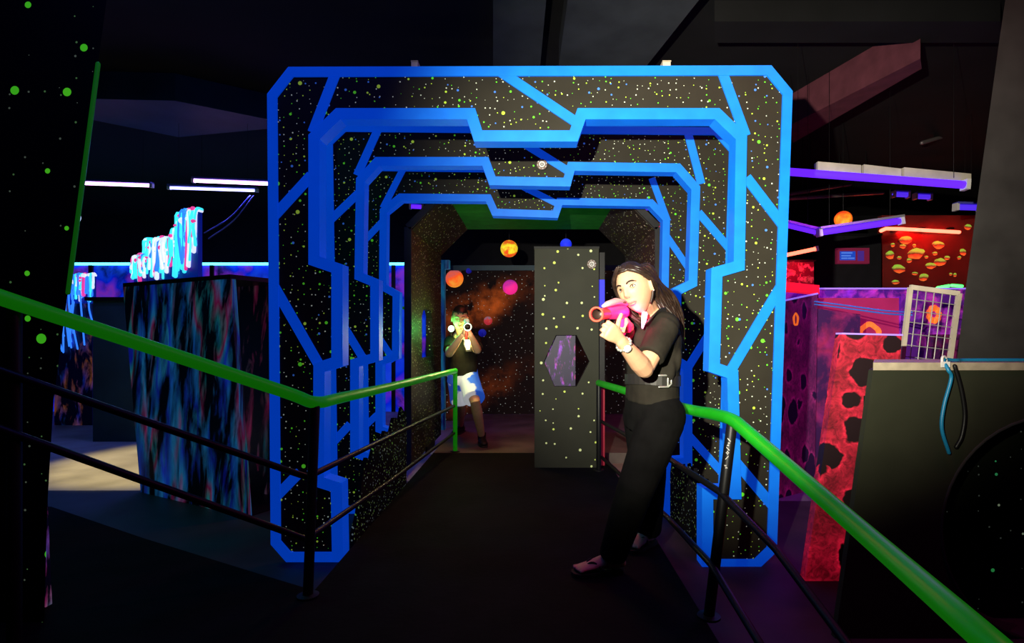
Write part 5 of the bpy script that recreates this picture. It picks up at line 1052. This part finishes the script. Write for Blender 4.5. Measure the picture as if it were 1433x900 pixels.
for a_, k_, n_ in ((bRH, bRK, bRA), (bLH, bLK, bLA)): b.tube([a_, a_.lerp(k_, 0.5), k_, k_.lerp(n_, 0.3), n_], [0.080, 0.068, 0.050, 0.054, 0.034], 14)
bm_z, bm_r = P(654.5, 457.5, 5.04), P(651, 457, 5.38); bax = (bm_z - bm_r).normalized()
gcb = bm_r + bax * 0.055 - Z * 0.055; d1 = (gcb - bRW).normalized()
hand(b, bRW, V((0.75, -0.3, 0.3)), V((0.35, 0.9, 0.1)), Z, [(50, 60, 40)] * 4, [(0.035, 0.034, 0.01), (0.06, 0.05, 0.014), (0.085, 0.055, 0.02)], 0.88)
hand(b, bLW, V((-0.62, -0.5, 0.45)), V((-0.2, 0.8, 0.2)), Z, [(55, 60, 40)] * 4, [(0.035, 0.034, 0.01), (0.055, 0.055, 0.014), (0.07, 0.075, 0.02)], 0.88)
remesh(b.put('body', 'skin2', boy, smooth=True), 0.006, 2)
face_details(boy, bh, Fb, Ub, Sb, 1.0, False, False)
# short hair
vs = []; fs = []; idx = {}
for i in range(31):
    th = math.pi * (i + 0.05) / 30.1
    for j in range(48):
        ph = 2 * math.pi * j / 48; a, f, u = math.sin(th) * math.cos(ph), math.sin(th) * math.sin(ph), math.cos(th); x, y, z = 0.074 * a, 0.096 * f, 0.114 * u
        k = 1.10 + (0.05 * max(0, u) ** 2) + 0.02 * noise.noise(V((a, f, u)) * 7); keep = u > 0.44 + 0.05 * math.sin(ph * 9) or (f < 0.12 and u > -0.25)
        idx[(i, j)] = (len(vs), keep); vs.append(bh + Sb * x * k + Fb * y * k + Ub * z * k)
for i in range(30):
    for j in range(48):
        q = [idx[(i, j)], idx[(i, (j + 1) % 48)], idx[(i + 1, (j + 1) % 48)], idx[(i + 1, j)]]
        if all(x[1] for x in q): fs.append(tuple(x[0] for x in q))
hm = MB(); hm.add(vs, fs); ho = hm.put('short_hair', 'hair2', boy, smooth=True); md = ho.modifiers.new('thick', 'SOLIDIFY'); md.thickness = 0.012; md.offset = -0.6
ts = MB(); ts.tube([P(648, 524, 5.71), P(647.5, 505, 5.69), P(647, 485, 5.65), P(647, 477, 5.63), P(647, 470.5, 5.62)], [(.150, .118), (.146, .112), (.168, .118), (.165, .10), (.075, .068)], 22, S2, flat=True)
for a_, e_ in ((bRS, bRE), (bLS, bLE)): ts.tube([a_, a_.lerp(e_, 0.4), a_.lerp(e_, 0.72)], [0.070, 0.066, 0.064], 16, flat=True)
remesh(ts.put('t_shirt', 'tee', boy, smooth=True), 0.008, 4)
def shorts_mat():
    m, t, b_ = nt('white_blue_shorts'); tc = N(t, 'ShaderNodeTexCoord'); s = N(t, 'ShaderNodeSeparateXYZ'); L(t, tc.outputs['Object'], s.inputs[0])
    n_ = N(t, 'ShaderNodeTexNoise', i_Scale=5.0, i_Detail=3.0); L(t, tc.outputs['Object'], n_.inputs['Vector'])
    a = N(t, 'ShaderNodeMath', operation='MULTIPLY_ADD'); L(t, s.outputs['X'], a.inputs[0]); a.inputs[1].default_value = 2.0; L(t, n_.outputs['Fac'], a.inputs[2])
    r_ = N(t, 'ShaderNodeValToRGB'); L(t, a.outputs[0], r_.inputs[0]); el = r_.color_ramp.elements
    el[0].position = 0.30; el[0].color = (0.03, 0.10, 0.60, 1); el[1].position = 0.74; el[1].color = (0.02, 0.12, 0.75, 1)
    e_ = el.new(0.36); e_.color = (0.72, 0.74, 0.80, 1); e_ = el.new(0.66); e_.color = (0.75, 0.78, 0.85, 1)
    L(t, r_.outputs[0], b_.inputs['Base Color']); L(t, r_.outputs[0], b_.inputs['Emission Color']); b_.inputs['Emission Strength'].default_value = 0.32; b_.inputs['Roughness'].default_value = 0.8
    return m
M['shorts'] = shorts_mat()
sh = MB(); sh.tube([P(648, 535, 5.73), P(648, 528, 5.72), P(648, 515, 5.705)], [(.165, .13), (.160, .125), (.146, .116)], 22, S2, flat=True)
for a_, k_ in ((bRH, bRK), (bLH, bLK)): sh.tube([a_, a_.lerp(k_, 0.5), a_.lerp(k_, 0.86)], [0.106, 0.105, 0.110], 18, flat=True)
remesh(sh.put('shorts', 'shorts', boy, smooth=True), 0.008, 4)
for ank, tx, ty in ((bRA, -0.05, -0.16), (bLA, 0.04, -0.15)):   # dark shoes
    s0 = MB(); f = V((tx, ty, 0)).normalized(); s_ = Z.cross(f); p = V((ank.x, ank.y, 0.1))
    s0.tube([p - f * 0.055 + Z * 0.045, p + Z * 0.055, p + f * 0.07 + Z * 0.045, p + f * 0.15 + Z * 0.034], [(0.034, 0.036), (0.038, 0.045), (0.040, 0.036), (0.036, 0.024)], 16, s_); s0.tube([p + Z * 0.05, p + Z * 0.13], [0.042, 0.044], 14, flat=True)
    sb_ = remesh(s0.put('shoe', 'hair2', boy, smooth=True), 0.006, 2)
    MB().prism([[(-0.09, -0.028), (-0.09, 0.028), (0.0, 0.040), (0.10, 0.044), (0.17, 0.026), (0.178, 0), (0.17, -0.026), (0.10, -0.044), (0.0, -0.040)]], p + Z * 0.001, f, s_, V((0, 0, 0.018))).put('shoe_sole', 'pillar', sb_)
emat('glow_vestgreen', (0.45, 1.0, 0.55), 7.0); emat('glow_vestyellow', (0.75, 0.8, 0.06), 1.5)
gp = P(631.5, 460, 5.42)
MB().sphere(gp, 0.030, 16, 10).put('shoulder_light', 'glow_vestgreen', boy, smooth=True, label='bright green light on the shoulder')
MB().tube([gp, bRS + V((0, 0, 0.05))], 0.010, 8).put('light_stalk', 'strap', boy, smooth=True)
lamp('shoulder_glow', 'POINT', gp + V((0.0, -0.05, 0.0)), (0.05, 1, 0.15), 4.0, shadow_soft_size=0.04)
cyl = P(655, 482, 5.44)
MB().prism([[(-0.030, 0.045), (0.030, 0.045), (0.034, 0.0), (0.012, -0.050), (-0.012, -0.050), (-0.034, 0)]], cyl, X, Z, V((0, 0.02, 0))).put('chest_light', 'glow_vestyellow', boy, label='glowing yellow chest plate')
MB().prism([[(-0.045, 0.06), (0.045, 0.06), (0.048, 0.0), (0.02, -0.07), (-0.02, -0.07), (-0.048, 0)]], cyl + V((0, 0.02, 0)), X, Z, V((0, 0.05, 0))).put('vest_plate', 'strap', boy)
lamp('boy_fill', 'POINT', bm_z + V((0.0, -0.07, -0.06)), (1, 0.92, 0.55), 3.2, shadow_soft_size=0.03)  # added warm fill on the boy's arms and face, not a gun lamp
lamp('chest_glow', 'POINT', cyl + V((0, -0.05, 0)), (1.0, 0.85, 0.30), 7.0, shadow_soft_size=0.03)
emat('bgun_ring', (0.3, 0.9, 0.5), 0.5, (0.6, 0.8, 0.7)); emat('bgun_body', (0.15, 0.6, 0.25), 0.3, (0.5, 0.7, 0.55)); M['bgun_red'] = mat('red_gun_part', (0.5, 0.05, 0.03), 0.4)
tagger('white and green-lit toy laser gun held by the boy', bm_z, bm_r, (0.05, 0, 1), dict(barrel='bgun_body', ring='bgun_ring', lens='gun_dark', body='bgun_body', shell='bgun_ring', slot='bgun_red'), 0.95, 'toy laser guns')
